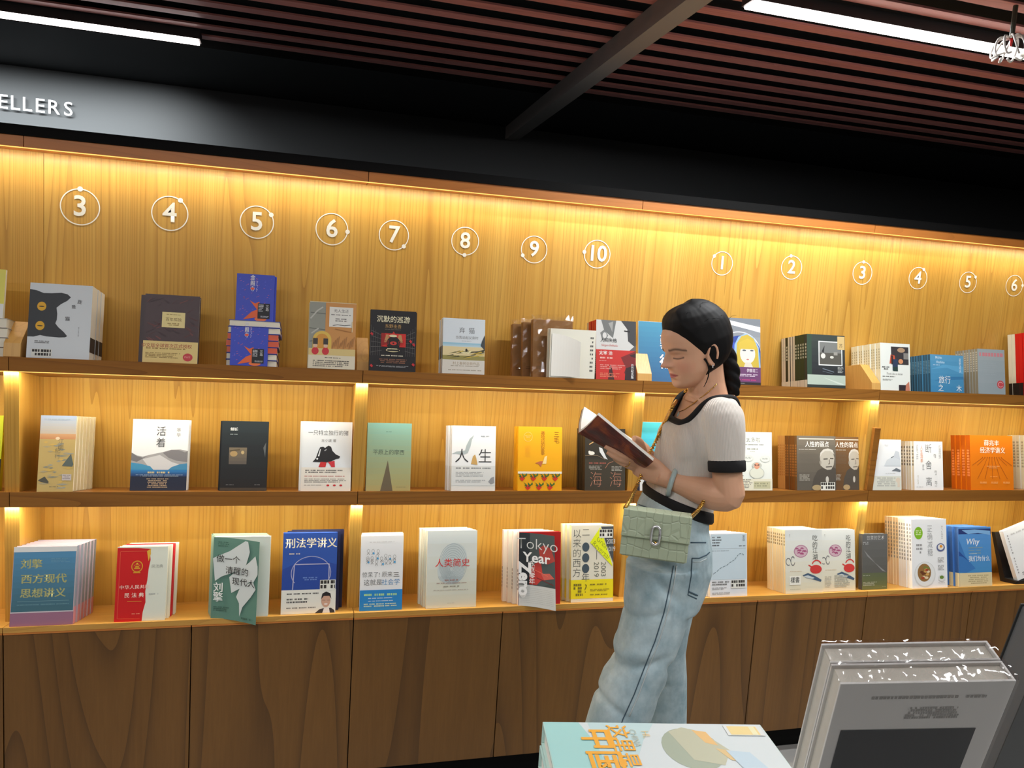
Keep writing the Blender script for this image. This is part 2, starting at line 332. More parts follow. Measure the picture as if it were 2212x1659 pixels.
class Art:
    """flat print on a cover: fractions of width and height, each layer a hair prouder"""
    def __init__(s, W, H, root, bend=None):
        s.W, s.H, s.root, s.k, s.b, s.bend, s.n = W, H, root, 0, MB(), bend, 0
        s.par = next((c for c in root.children if c.name.startswith(('cover', 'board'))), root)
    def P(s, x, z): return (x*s.W, -.00035-.00006*s.k, z*s.H)
    def poly(s, pts, c, rough=.5):
        s.k += 1; s.n += 1; s.b.poly([s.P(*p) for p in pts], mat(c, rough))
        return s
    def rect(s, x0, z0, x1, z1, c, rough=.5, n=1):
        s.k += 1; s.n += 1; n = 12 if s.bend else n
        for i in range(n):
            a, e = x0+(x1-x0)*i/n, x0+(x1-x0)*(i+1)/n
            s.b.poly([s.P(a, z0), s.P(e, z0), s.P(e, z1), s.P(a, z1)], mat(c, rough))
        return s
    def grad(s, x0, z0, x1, z1, c0, c1, n=10):
        for i in range(n):
            t = i/(n-1); s.rect(x0, z0+(z1-z0)*i/n, x1, z0+(z1-z0)*(i+1)/n, tuple(int(a+(b_-a)*t) for a, b_ in zip(c0, c1))); s.k -= 1
        s.k += 1
        return s
    def ell(s, x, z, rx, rz, c, n=24, a0=0, a1=360):
        q = [(x+rx*math.cos(math.radians(a0+(a1-a0)*i/n)), z+rz*math.sin(math.radians(a0+(a1-a0)*i/n))) for i in range(n+(a1-a0 < 360))]
        return s.poly(q, c)
    def ring(s, x, z, rx, rz, c, w=.1, n=32, a0=0, a1=360):
        s.k += 1
        for i in range(n):
            A, B = [math.radians(a0+(a1-a0)*j/n) for j in (i, i+1)]
            s.b.poly([s.P(x+rx*math.cos(A), z+rz*math.sin(A)), s.P(x+rx*math.cos(B), z+rz*math.sin(B)), s.P(x+rx*(1-w)*math.cos(B), z+rz*(1-w)*math.sin(B)), s.P(x+rx*(1-w)*math.cos(A), z+rz*(1-w)*math.sin(A))], mat(c, .5))
        return s
    def stroke(s, pts, w, c):
        s.k += 1
        for (x0, z0), (x1, z1) in zip(pts, pts[1:]):
            dx, dz = (x1-x0)*s.W, (z1-z0)*s.H; l = math.hypot(dx, dz) or 1; nx, nz = -dz/l*w*s.W/2/s.W, dx/l*w*s.W/2/s.H
            s.b.poly([s.P(x0-nx, z0-nz), s.P(x1-nx, z1-nz), s.P(x1+nx, z1+nz), s.P(x0+nx, z0+nz)], mat(c, .5))
        return s
    def rows(s, x0, z0, x1, z1, n, c, fill=.55, seed=1, ragged=.25, align='l'):
        """rows of print too small to read"""
        s.k += 1; rnd = random.Random(seed); h = (z1-z0)/n; g = h*fill*s.H/s.W
        for i in range(n):
            zt = z1-i*h; w_ = (x1-x0)*(1-ragged*rnd.random()); x = x0 if align == 'l' else (x0+x1)/2-w_/2; xe = x+w_
            while x < xe:
                if rnd.random() > .08:
                    q = g*(.55+.35*rnd.random()); s.b.poly([s.P(x, zt-h*fill), s.P(min(xe, x+q), zt-h*fill), s.P(min(xe, x+q), zt), s.P(x, zt)], mat(c, .6))
                x += g
        return s
    def txt(s, body, x, z, size, c, vert=False, bold=.02, anchor='CENTER', sx=1, rot=0, name='lettering', line=1.0, shear=0):
        s.k += 1
        if vert: body = '\n'.join(body)
        mx = M.Translation(s.P(x, z))@M.Rotation(math.pi/2, 4, 'X')@M.Rotation(math.radians(rot), 4, 'Z')@M.Diagonal((size*s.H*sx, size*s.H, size*s.H, 1))
        if vert: mx = mx@M.Translation((0, 0, 0))
        cjk = any(ord(q) > 0x2e80 for q in body); sh = max(0, bold-.008) if cjk else 0
        if sh:   # heavy characters: two impressions side by side keep their strokes clean
            for k_ in (-.8, .8): lettering(body, mx@M.Translation((sh*k_, 0, .00001*k_)), mat(c, .5), s.par, name, bold=.008, anchor=anchor, line=line, shear=shear)
        else: lettering(body, mx, mat(c, .5), s.par, name, bold=bold, anchor=anchor, line=line, shear=shear)
        return s
    def end(s):
        if s.b.f:
            o = s.b.obj('cover_print', s.par)
        return s
NB = [0]
def place(name, P, u, v, W, H, T, cv, pg):
    v = (v-u*v.dot(u)).normalized(); w_ = v.cross(u); t = empty(name)
    mt = M.Identity(4)
    for i in range(3): mt[i][0] = u[i]; mt[i][1] = w_[i]; mt[i][2] = v[i]; mt[i][3] = P[i]
    t.matrix_world = mt
    link('cover', cv, t); link('pages', pg, t); NB[0] += 1
    return t
def book(sh, xl, xr, yt, T, label, short, cover, art=None, d=.012, dr=None, n=0, back=None, dx=0, spine=None, side=0, pages=PAGE, group=None, lift=0, lean=ALPHA, gap=.0012, xt=None, sart=None, cat='book', jit=.0015, name='book', back_h=1):
    """a front copy placed by its foot pixels xl..xr and its top pixel row yt, with n copies behind it"""
    dr = d if dr is None else dr
    PL = base(sh, solvex(xl, sh, d, lift), d, lift); PR = base(sh, solvex(xr, sh, dr, lift), dr, lift)
    W = (PR-PL).length; u = (PR-PL).normalized(); v0 = V((0, math.sin(lean), math.cos(lean)))
    lo, hi = .01, .6
    for _ in range(40):
        m = (lo+hi)/2
        if proj(PL+v0*m)[1] > yt: lo = m
        else: hi = m
    H = lo; cm = cov(cover); sm_ = cov(spine) if spine else None
    cv, pg = block_meshes(W, H, T, cm, pages, sm_, side)
    t = place(name, PL, u, v0, W, H, T, cv, pg); tag(t, label, cat, group)
    if art:
        a = Art(W, H, t); art(a); a.end()
    w_ = (v0-u*v0.dot(u)).normalized().cross(u)
    cur = T+gap; k = 0
    backs = back or [(n, cover, spine)]
    smesh = None
    for cnt, bc, bs in backs:
        if (bc, bs) == (cover, spine): c2, p2 = cv, pg
        else: c2, p2 = block_meshes(W, H*back_h, T, cov(bc), pages, cov(bs) if bs else None, side)
        for j in range(cnt):
            P = PL+w_*cur+u*(dx*(k+1)+random.uniform(-jit, jit))
            o = place(name, P, u, v0, W, H, T, c2, p2)
            tag(o, '%s copy behind the front %s' % (ORD[k], short), cat, group or 'copies of the '+short)
            if sart:
                if smesh is None:
                    b = MB(); sart(b, W, H, T); smesh = b.mesh('spine_print')
                link('spine_print', smesh, o)
            cur += T+gap; k += 1
    if sart and smesh: link('spine_print', smesh, t)
    return t, W, H
def spine_rows(c, z0, z1, n=1, side=0, frac=.5, blocks=9, seed=3):
    """column of small characters down a spine"""
    def f(b, W, H, T):
        r = random.Random(seed); x = -.0003 if side == 0 else W+.0003; m = mat(c, .6)
        h = (z1-z0)*H/blocks
        for i in range(blocks):
            zz = z0*H+i*h; y0, y1 = T*(.5-frac/2), T*(.5+frac/2)
            for q in range(2):
                a = y0+(y1-y0)*q*.55
                pts = [(x, a, zz), (x, a+(y1-y0)*.42, zz), (x, a+(y1-y0)*.42, zz+h*(.45+.3*r.random())), (x, a, zz+h*.7)]
                b.poly(pts if side else pts[::-1], m)
    return f
def patch(c, z0, z1, side=0):
    def f(b, W, H, T):
        x = -.0003 if side == 0 else W+.0003; pts = [(x, 0, z0*H), (x, T, z0*H), (x, T, z1*H), (x, 0, z1*H)]; b.poly(pts if side else pts[::-1], mat(c, .5))
    return f
def both(*fs):
    def f(*a):
        for q in fs: q(*a)
    return f
def sticker(a, x0, z0, x1, z1):
    a.rect(x0, z0, x1, z1, (226, 226, 216)); a.rows(x0+.01, z0+.008, x1-.01, z1-.006, 2, (50, 46, 42), .72, 5, .02)
K = (32, 32, 34); GR = (110, 108, 104); WH = (236, 238, 236)
exec_books = True
# ---------------- top shelf
def art(a):
    a.poly([(0, .91), (0, .28), (.1, .28), (.2, .305), (.3, .29), (.5, .283), (.6, .288), (.63, .305), (.57, .36), (.48, .42), (.43, .47), (.45, .52), (.452, .6), (.435, .68), (.5, .73), (.6, .78), (.655, .83), (.6, .868), (.5, .885), (.35, .872), (.22, .868), (.1, .902)], (44, 48, 52))
    for z, x in ((.69, .2), (.43, .19)):
        a.ell(x, z, .072, .06, (232, 176, 30)); a.ell(x, z-.002, .045, .007, (30, 28, 22), 12)
    a.txt('我', .8, .77, .06, K, bold=.0, rot=-12); a.txt('是', .71, .70, .055, K, bold=0, rot=8); a.txt('猫', .62, .535, .062, K, bold=0)
    a.rows(.8, .3, .82, .43, 9, (150, 150, 150), .5); a.rows(.12, .19, .36, .23, 2, (120, 120, 118)); sticker(a, .08, .01, .4, .12)
book('A', 56, 192, 610, .018, 'white paperback with a black cat face turned sideways on its cover', 'black cat paperback', (216, 222, 224), art, n=6, side=1, d=.006, sart=patch((40, 42, 46), .1, .3, 1), spine=(226, 222, 206))
def art(a):
    rn = random.Random(4)
    for i in range(46):
        x, z = rn.random()*.9, .32+rn.random()*.62; l = .05+.1*rn.random(); s_ = rn.choice([-1, 1]); x1 = min(.99, x+l)
        a.poly([(x, z), (x1, min(.985, max(.31, z+.05*s_))), (min(.99, x1+.02), min(.985, max(.31, z+.05*s_+.02))), (x, z+.014)], rn.choice([(112, 62, 58), (96, 50, 48), (58, 36, 40), (80, 46, 46)])); a.k = i % 5
    a.k = 7
    a.rect(.32, .52, .74, .745, (236, 218, 150)); a.txt('百年孤独', .53, .635, .055, (120, 88, 40), bold=0); a.rows(.4, .7, .66, .715, 1, (150, 120, 60)); a.rows(.42, .54, .64, .585, 2, (150, 120, 60), align='c')
    a.rect(0, 0, 1, .315, (232, 206, 132)); a.txt('中文版全球首次正式授权', .43, .245, .062, (176, 84, 60), bold=.01)
    a.rows(.06, .185, .8, .215, 1, (150, 116, 60)); a.rows(.05, .06, .7, .145, 4, (150, 116, 60)); a.ell(.82, .09, .09, .058, (206, 64, 70)); a.rows(.76, .075, .88, .105, 2, (240, 170, 160))
book('A', 307, 426, 634, .024, 'dark maroon hardback in shiny film with a yellow band and label plate', 'maroon hardback', (62, 36, 38), art, n=1, dx=-.014, d=.01, back_h=.97)
# pile of lying books with the blue paperbacks
def goldfish(a):
    rn = random.Random(9)
    for i in range(70):
        x, z = .04+rn.random()*.9, .04+rn.random()*.9
        if .48 < x < .92 and z < .38: continue
        a.poly([(x, z), (x+.035, z+.012), (x+.04, z+.018), (x+.004, z+.008)], rn.choice([(226, 120, 150), (120, 130, 240), (240, 110, 70), (96, 110, 230)])); a.k = i % 4
    a.k = 5
    a.poly([(.2, .03), (.42, .2), (.56, .25), (.36, .44), (.5, .38), (.62, .42), (.6, .25), (.66, .1), (.4, .06)], (236, 104, 50)); a.ell(.66, .05, .16, .045, (240, 120, 60))
    a.txt('金阁寺', .42, .8, .12, (228, 226, 232), True, .03, sx=.8); a.rows(.52, .62, .56, .86, 8, (206, 200, 236)); a.ell(.42, .69, .05, .025, (240, 90, 60))
    a.rect(.58, .06, .9, .385, (20, 20, 24)); a.rows(.6, .2, .74, .36, 5, (214, 214, 214), seed=4); a.txt('三岛', .83, .29, .07, (230, 230, 230), True, .01); a.rows(.66, .08, .88, .12, 2, (220, 220, 220))
X0p, X1p = solvex(489, 'A', .02), solvex(600, 'A', .02); zl = 0
for i in range(7):
    T_ = .0185; W_ = X1p-X0p+random.uniform(-.004, .004); b = MB(); bc = (70, 84, 170) if i not in (2, 3, 4) else (222, 88, 50)
    t = empty('book'); mt = M.Translation(base('A', X0p+random.uniform(-.003, .004), .02, zl))@M.Rotation(-ALPHA, 4, 'X'); t.matrix_world = mt
    b.box(0, 0, 0, W_, .14, .0012, cov((50, 66, 170))); b.box(0, 0, T_-.0012, W_, .14, T_, cov((50, 66, 170))); b.box(0, .138 if i not in (2, 3, 4) else 0, .0012, W_, .14 if i not in (2, 3, 4) else .0015, T_-.0012, cov(bc)); b.obj('cover', t)
    p = MB(); p.box(.002, .002, .0012, W_-.002, .1375, T_-.0012, PAGE); p.obj('pages', t); zl += T_/CA+.0004
    tag(t, '%s book from the bottom of the flat pile behind the blue goldfish paperback' % ORD[i], 'book', 'flat pile of books on the top shelf')
book('A', 496, 577, 692, .016, 'blue goldfish paperback standing on the shelf against the flat pile', 'blue goldfish paperback', (44, 66, 190), goldfish, d=.0015, n=0)
lift_ = zl+.0015
book('A', 508, 590, 590, .016, 'blue goldfish paperback standing on top of the flat pile', 'blue goldfish paperback on the pile', (44, 66, 190), goldfish, d=.05, lift=lift_, n=1, dx=.006)
def art(a):
    a.rect(0, .22, .34, .99, (150, 152, 140)); a.stroke([(0, .6), (.34, .58)], .02, (110, 112, 104)); a.stroke([(.02, .83), (.34, .82)], .02, (110, 112, 104)); a.stroke([(.02, .4), (.34, .44)], .02, (110, 112, 104))
    a.stroke([(.02, .74), (.16, .86), (.28, .92)], .03, (190, 190, 180)); a.stroke([(.05, .52), (.2, .6)], .03, (186, 186, 176))
    a.rect(.34, .22, 1, .99, (206, 146, 80)); a.rect(.42, .63, .93, .93, (232, 230, 220)); a.txt('无人生还', .675, .87, .055, K, bold=-.005); a.rows(.46, .795, .9, .82, 1, GR); a.rows(.55, .7, .8, .76, 2, GR, align='c'); a.stroke([(.5, .65), (.6, .665), (.75, .655), (.88, .668)], .012, K)
    a.ell(.28, .43, .2, .13, (224, 188, 84), 20, 0, 180); a.rect(.08, .3, .48, .43, (224, 188, 84)); a.ell(.28, .43, .13, .09, (214, 150, 60), 20, 0, 180); a.rect(.15, .3, .41, .43, (214, 150, 60))
    a.rect(0, .17, 1, .3, (220, 196, 130))
    for x in (.14, .36):
        a.ell(x, .26, .075, .055, (206, 48, 58)); a.ell(x, .34, .045, .03, (226, 190, 160)); a.rect(x-.05, .36, x+.05, .45, (62, 54, 52))
    a.stroke([(.92, .56), (.92, .72)], .02, (228, 206, 160)); a.stroke([(.55, .6), (.9, .56)], .02, (180, 120, 60))
    for i in range(12): a.stroke([(.5+.04*i, .3+.02*(i % 3)), (.53+.04*i, .4+.03*(i % 4))], .014, (170, 118, 66))
    a.rect(0, 0, 1, .2, (226, 216, 190)); a.rows(.35, .15, .7, .17, 1, K); a.rows(.1, .02, .92, .125, 4, (70, 66, 62), seed=3)
book('A', 665, 766, 650, .014, 'grey and orange paperback with two guardsmen on its cover and yellow spine', 'guardsmen paperback', (214, 200, 160), art, n=2, spine=(236, 206, 40), d=.004, dx=-.001, sart=None)
def art(a):
    a.txt('沉默的巡游', .5, .845, .115, (240, 232, 196), bold=.01, sx=.95); a.txt('东野圭吾', .5, .735, .068, (196, 156, 92), bold=0)
    a.rows(.32, .675, .68, .69, 1, (120, 110, 96))
    for i in range(5):
        a.stroke([(.02, .3+.09*i), (.26, .34+.06*i)], .006, (120, 116, 112)); a.stroke([(.98, .3+.09*i), (.76, .34+.06*i)], .006, (120, 116, 112)); a.stroke([(.05*i+.02, .25), (.05*i+.02, .75-.04*i)], .006, (96, 92, 90)); a.stroke([(.98-.05*i, .25), (.98-.05*i, .75-.04*i)], .006, (96, 92, 90))
    a.rect(.24, .4, .78, .62, (206, 44, 36)); a.poly([(.48, .62), (.54, .62), (.51, .655)], (206, 44, 36)); a.poly([(.24, .4), (.24, .62), (.32, .62), (.36, .45)], (150, 30, 26)); a.poly([(.3, .47), (.35, .6), (.4, .6), (.42, .47)], (190, 140, 90)); a.poly([(.58, .47), (.62, .6), (.68, .6), (.72, .47)], (190, 140, 90))
    a.ell(.51, .46, .15, .11, (30, 26, 26)); a.ell(.51, .46, .075, .03, (206, 60, 50)); a.ell(.51, .46, .022, .013, (24, 20, 20)); a.ell(.5, .58, .09, .02, (224, 214, 170)); a.ell(.5, .345, .15, .03, (220, 208, 160)); a.rect(.38, .33, .64, .36, (24, 20, 20)); a.rows(.38, .345, .62, .375, 1, (230, 220, 180)); a.rows(.3, .42, .42, .5, 4, (170, 40, 34)); a.rows(.62, .42, .74, .5, 4, (170, 40, 34))
    a.rows(.25, .235, .74, .262, 1, (236, 226, 200)); a.rows(.2, .12, .82, .2, 3, (150, 104, 80), align='c'); a.rows(.14, .06, .86, .09, 2, (170, 170, 170), align='c')
    for x, z in ((.03, .6), (.95, .45), (.95, .12), (.04, .08), (.88, .5)): a.poly([(x-.03, z), (x+.02, z-.03), (x+.04, z), (x, z+.03)], (196, 44, 50))
book('A', 797, 896, 668, .02, 'black paperback with cream title and red theatre curtain picture', 'black theatre paperback', (28, 26, 28), art, n=1, dx=.006, d=.006, lean=ALPHA*.9)
def art(a):
    a.txt('弃', .45, .78, .12, (96, 96, 98), bold=-.01); a.txt('猫', .68, .78, .12, (96, 96, 98), bold=-.01); a.txt('当我谈起父亲时', .57, .655, .06, GR, bold=-.01); a.rows(.45, .585, .68, .6, 1, (170, 170, 170))
    a.grad(0, .48, 1, .56, (196, 214, 220), (150, 196, 214), 4); a.rect(0, .27, 1, .49, (224, 206, 156)); a.rect(0, .25, 1, .33, (150, 140, 76)); rn = random.Random(2)
    for i in range(26): x, z = rn.random()*.85, .26+rn.random()*.13; a.poly([(x, z), (min(1, x+.2), z+.025), (min(1, x+.16), z+.04)], rn.choice([(60, 56, 40), (206, 176, 60), (110, 104, 60)])); a.k = 8+i % 4
    a.poly([(.55, .4), (.85, .42), (1, .46), (1, .43), (.85, .39)], (70, 66, 50)); a.poly([(.4, .42), (.7, .42), (.62, .37), (.46, .37)], (236, 226, 176)); a.ell(.56, .43, .025, .03, K); a.poly([(.93, .6), (1, .72), (1, .44), (.9, .52)], (60, 66, 70))
    a.rect(0, 0, 1, .25, (214, 208, 196)); a.txt('村上春树全新作品', .56, .185, .062, (150, 128, 84), bold=-.005); a.rows(.2, .125, .9, .15, 1, (150, 140, 120)); a.rows(.14, .05, .95, .075, 1, (150, 140, 120))
def sp(b, W, H, T): patch((96, 92, 78), .27, .5)(b, W, H, T)
book('A', 955, 1046, 686, .0125, 'white and blue paperback with a small boat on a beach', 'boat on a beach paperback', (216, 224, 228), art, n=4, d=.003, sart=sp, spine=(222, 218, 206))
# kraft paper parcels in film, and the loose white paperback leaning on them
KR = mat((158, 112, 62), .7, noise=.08, nscale=30, name='kraft_paper')
def crinkle(W, H, T, seed, amp=.006, over=.012):
    """crumpled clear film around a block, standing up past its top"""
    rn = random.Random(seed); b = MB(); nx, nz, nt = 9, 11, 4; rings = []
    for k in range(nz+2):
        z = -.001+(H+over)*k/(nz+1); sh = 1 if z < H else .97
        r = []
        def pt(x, y): return (x+rn.uniform(-1, 1)*amp*.4, y+rn.uniform(-.8, .25)*amp, max(0, z+rn.uniform(-1, 1)*amp*.6))
        for i in range(nx): r.append(pt(-.001+(W+.002)*i/nx, -.0014))
        for i in range(nt): r.append(pt(W+.0015, -.001+T*i/nt))
        for i in range(nx): q = pt(W-(W+.002)*i/nx, 0); r.append((q[0], T+.001, q[2]))
        for i in range(nt): r.append(pt(-.0015, T-T*i/nt))
        rings.append(r)
    b.loft(rings, FILM, cap=False); return b.mesh('clear_film')
KP = [(1150, 1236, 685, .030, .026), (1128, 1220, 691, .066, .022), (1106, 1205, 695, .098, .028)]
for i, (xl, xr, yt, d, T_) in enumerate(KP):
    PL = base('A', solvex(xl, 'A', d), d); PR = base('A', solvex(xr, 'A', d), d); W_ = (PR-PL).length; v0 = V((0, SA, CA)); H_ = .19
    for _ in range(30):
        H_ += (proj(PL+v0*H_)[1]-yt)/900
    t = empty('wrapped_book'); mt = M.Translation(PL)@M.Rotation(-ALPHA, 4, 'X'); t.matrix_world = mt
    b = MB(); b.box(0, 0, 0, W_, T_, H_-.006, KR); b.obj('kraft_wrapper', t, bevel=.002)
    link('clear_film', crinkle(W_, H_, T_, 5+i), t)
    b = MB(); b.box(.012, -.0006, .03, .04, -.0002, .032, mat((120, 82, 44), .7)); b.box(.012, -.0006, .036, .07, -.0002, .0375, mat((120, 82, 44), .7)); b.obj('printed_line', t)
    tag(t, ['brown kraft parcel in crumpled clear film, front one of three', 'brown kraft parcel in crumpled clear film, middle one of three', 'brown kraft parcel in crumpled clear film, rearmost of three'][i], 'book', 'kraft parcels on the top shelf')
def art(a):
    a.rows(.88, .1, .95, .86, 9, (90, 90, 88), .45, 3, 0); a.txt('挑战', .5, .45, .05, (120, 118, 112), True, -.01, line=1.4)
tq, W_, H_ = book('A', 1186, 1284, 709, .011, 'plain white paperback with curling covers in front of the kraft parcels', 'curling white paperback', (230, 228, 212), art, n=1, dx=-.004, d=.0012, lean=ALPHA*.55)
b = MB(); n = 10   # its loose curled sheet
for i in range(n):
    f = lambda j: (W_*(.03+.6*j/n), -.0015-.014*(j/n)**2.2); (xa, ya), (xb, yb) = f(i), f(i+1)
    za, zb = H_*(.9-.16*(i/n)**2), H_*(.9-.16*((i+1)/n)**2)
    b.poly([(xa, ya, .004), (xb, yb, .004), (xb, yb, zb), (xa, ya, za)], PAGEW)
b.obj('curled_cover', tq, smooth=True)
def art(a):
    a.rect(0, .5, 1, 1, (206, 206, 202)); a.poly([(.12, 1), (.2, .82), (.42, .7), (.5, 1)], (110, 112, 110)); a.poly([(.62, 1), (1, 1), (1, .55), (.8, .66), (.78, .86)], (58, 58, 60)); a.stroke([(.7, .83), (.85, .82)], .03, (24, 24, 24)); a.poly([(.1, .78), (.2, .84), (.3, .74), (.22, .64), (.14, .68)], (120, 122, 120)); a.ell(.21, .74, .05, .05, (210, 210, 206)); a.poly([(.3, .95), (.42, .98), (.4, .8)], (160, 160, 156)); a.poly([(.84, .5), (1, .6), (1, .5)], (90, 90, 92))
    a.txt('人间失格', .31, .655, .075, K, bold=.01); a.txt('Ningen-Shikkaku', .33, .575, .055, (200, 60, 50), bold=-.01, sx=.8, shear=.3)
    a.rect(0, 0, 1, .5, (196, 40, 32)); a.poly([(1, .5), (.62, .38), (.75, .2), (.7, .12), (1, 0)], (120, 26, 24)); a.poly([(.74, .2), (1, .26), (1, 0), (.72, 0)], (44, 22, 24)); a.poly([(.3, 0), (.34, .24), (.38, .24), (.46, 0)], (60, 22, 22)); a.poly([(.84, .42), (1, .46), (1, .38), (.88, .4)], (50, 20, 22))
    a.txt('太宰 治', .24, .44, .075, (236, 230, 224), bold=.01); a.rows(.1, .33, .42, .375, 1, (236, 190, 180)); a.rows(.08, .3, .26, .315, 1, (236, 190, 180)); a.rows(.1, .16, .75, .25, 3, (226, 150, 140)); a.rows(.1, .03, .6, .11, 3, (226, 130, 100)); a.txt('百万纪念版', .91, .15, .05, (236, 236, 236), True, .02)
book('A', 1287, 1373, 690, .0105, 'red and grey paperback with a half-face photo, spines fanned red', 'half-face paperback', (200, 44, 36), art, back=[(5, (200, 44, 36), (206, 60, 40)), (2, (206, 190, 160), (206, 190, 160))], d=.004, sart=both(patch((70, 62, 62), 0, .45), spine_rows((230, 220, 210), .1, .4)), gap=.0006)
def placard(sh, xl, xr, yt, chars, c0, c1, label, d):
    PL = base(sh, solvex(xl, sh, d), d); PR = base(sh, solvex(xr, sh, d), d); W_ = (PR-PL).length; H_ = .2; v0 = V((0, SA, CA))
    for _ in range(30): H_ += (proj(PL+v0*H_)[1]-yt)/900
    t = empty('section_sign'); t.matrix_world = M.Translation(PL)@M.Rotation(-ALPHA, 4, 'X'); tag(t, label, 'sign', 'category placards')
    b = MB(); b.box(0, 0, 0, W_, .004, H_, mat((200, 204, 206), .4)); b.obj('board', t, bevel=.0005)
    a = Art(W_, H_, t); a.grad(.006, .004, .994, .996, c0, c1, 12)
    for i, ch in enumerate(chars):
        z = .66-.33*i; a.txt(ch, .5, z, .255, (44, 76, 110), bold=.075); a.txt(ch, .5, z, .255, (240, 242, 244), bold=.03)
    a.end()
placard('A', 1378, 1500, 693, '藝術', (54, 108, 156), (70, 146, 178), 'blue category placard with two white characters on the top shelf behind the woman', .05)
def art(a):
    a.grad(0, .27, 1, 1, (176, 180, 186), (120, 126, 132), 8); a.poly([(0, .98), (1, .88), (1, .8), (0, .92)], (226, 228, 230)); a.ring(.45, .5, .55, .3, (214, 216, 220), .05, 40, 0, 180); a.ell(.5, .5, .5, .24, (44, 70, 150), 30, 0, 180); a.rect(0, .27, 1, .5, (40, 110, 170)); a.ell(.2, .4, .12, .1, (44, 150, 170)); a.ell(.3, .56, .1, .07, (60, 90, 190))
    a.poly([(.3, .27), (.32, .6), (.42, .72), (.62, .78), (.82, .72), (.95, .58), (1, .27)], (150, 180, 206)); a.poly([(.36, .27), (.38, .62), (.5, .73), (.66, .76), (.82, .7), (.93, .55), (.96, .27)], (198, 172, 62)); a.ell(.66, .47, .2, .15, (226, 222, 208)); a.poly([(.44, .54), (.45, .64), (.66, .7), (.88, .64), (.89, .54)], (206, 178, 66)); a.poly([(.56, .27), (.6, .34), (.74, .34), (.8, .27)], (214, 206, 190)); a.ell(.66, .385, .035, .009, (200, 120, 110), 10)
    for x in (.57, .77): a.ell(x, .52, .05, .012, (90, 96, 104), 12)
    a.rows(.02, .55, .26, .6, 1, (226, 230, 236), .8); a.ell(.22, .4, .06, .04, (200, 40, 60)); a.rows(.02, .38, .14, .42, 1, (230, 230, 236), .8)
    a.rect(0, 0, 1, .27, (104, 60, 104)); a.txt('伊藤润二', .78, .215, .06, (236, 230, 236), bold=0, sx=.8); a.poly([(0, 0), (0, .17), (.3, .1), (.35, 0)], (44, 30, 46)); a.rows(.05, .12, .95, .165, 2, (220, 206, 220)); a.rows(.1, .06, .9, .085, 1, (200, 60, 130)); a.rect(0, 0, 1, .045, (30, 28, 30)); a.rows(.2, .015, .6, .03, 1, (170, 170, 170))
book('A', 1560, 1643, 685, .02, 'silvery comic book with a pale blond figure and a purple band', 'silvery comic book', (150, 154, 160), art, d=.02, n=1)
def art(a):
    a.grad(0, .22, 1, 1, (34, 38, 42), (52, 62, 58), 6); a.rect(0, .22, .12, 1, (46, 70, 54)); a.rect(.3, .42, .93, .88, (226, 228, 224)); a.rect(.325, .44, .905, .86, (120, 122, 118)); a.rect(.325, .44, .905, .66, (84, 82, 74)); a.poly([(.38, .68), (.46, .8), (.44, .66)], (40, 40, 40)); a.ell(.42, .6, .06, .05, (216, 216, 208)); a.ell(.65, .58, .05, .025, (206, 206, 196)); a.rect(.7, .62, .8, .68, (150, 148, 140)); a.rect(.8, .73, .99, .98, (206, 178, 120)); a.txt('苏', .89, .8, .08, (90, 74, 50), bold=0); a.stroke([(.4, .36), (.7, .3)], .02, (110, 120, 130)); a.stroke([(.4, .31), (.66, .27)], .012, (90, 100, 110)); a.rows(.8, .28, .95, .4, 5, (180, 184, 180))
    a.rect(0, .055, 1, .24, (176, 190, 176)); a.poly([(.4, .2), (.95, .08), (.95, .06), (.8, .08)], (200, 210, 198)); a.rect(0, 0, 1, .055, (40, 48, 44))
book('A', 1744, 1826, 721, .0135, 'dark green hardback in film with a framed grey photograph and pale band', 'dark green hardback', (40, 48, 48), art, back=[(4, (40, 60, 46), (28, 52, 36)), (3, (34, 36, 34), (200, 196, 182)), (1, (30, 40, 34), (26, 40, 32)), (2, (34, 36, 34), (206, 200, 186))], d=.003, gap=.0004, sart=both(patch((206, 204, 190), 0, .14), spine_rows((190, 196, 180), .55, .85, blocks=5)))
def art(a):
    a.rect(.36, .55, .95, .93, (52, 48, 50)); a.rect(.78, .67, .95, .8, (130, 126, 120)); a.ell(.7, .86, .13, .05, (170, 140, 110)); a.poly([(.3, .56), (.34, .76), (.48, .74), (.5, .6)], (190, 80, 50)); a.rect(.4, .42, .58, .66, (40, 56, 84)); a.rect(.42, .41, .58, .5, (34, 60, 56)); a.ell(.68, .62, .08, .05, (206, 140, 96)); a.rect(.36, .56, .42, .74, (40, 36, 40))
    a.rows(.05, .42, .3, .5, 2, K); a.txt('Think Like an Artist', .46, .35, .062, (90, 84, 80), bold=-.01, sx=.82, shear=.2); a.rows(.06, .27, .5, .3, 1, GR); a.rows(.06, .2, .4, .24, 2, (150, 150, 146)); a.rect(.6, 0, .96, .12, (44, 34, 40)); a.poly([(.82, 0), (.84, .13), (.95, .2), (.97, 0)], (190, 120, 96))
book('A', 1903, 1967, 740, .0125, 'white paperback with a collage of dark picture blocks', 'collage paperback', (226, 230, 222), art, n=11, spine=(226, 222, 190), d=.004, gap=.0004, sart=spine_rows((150, 146, 110), .45, .9, frac=.3, blocks=8))
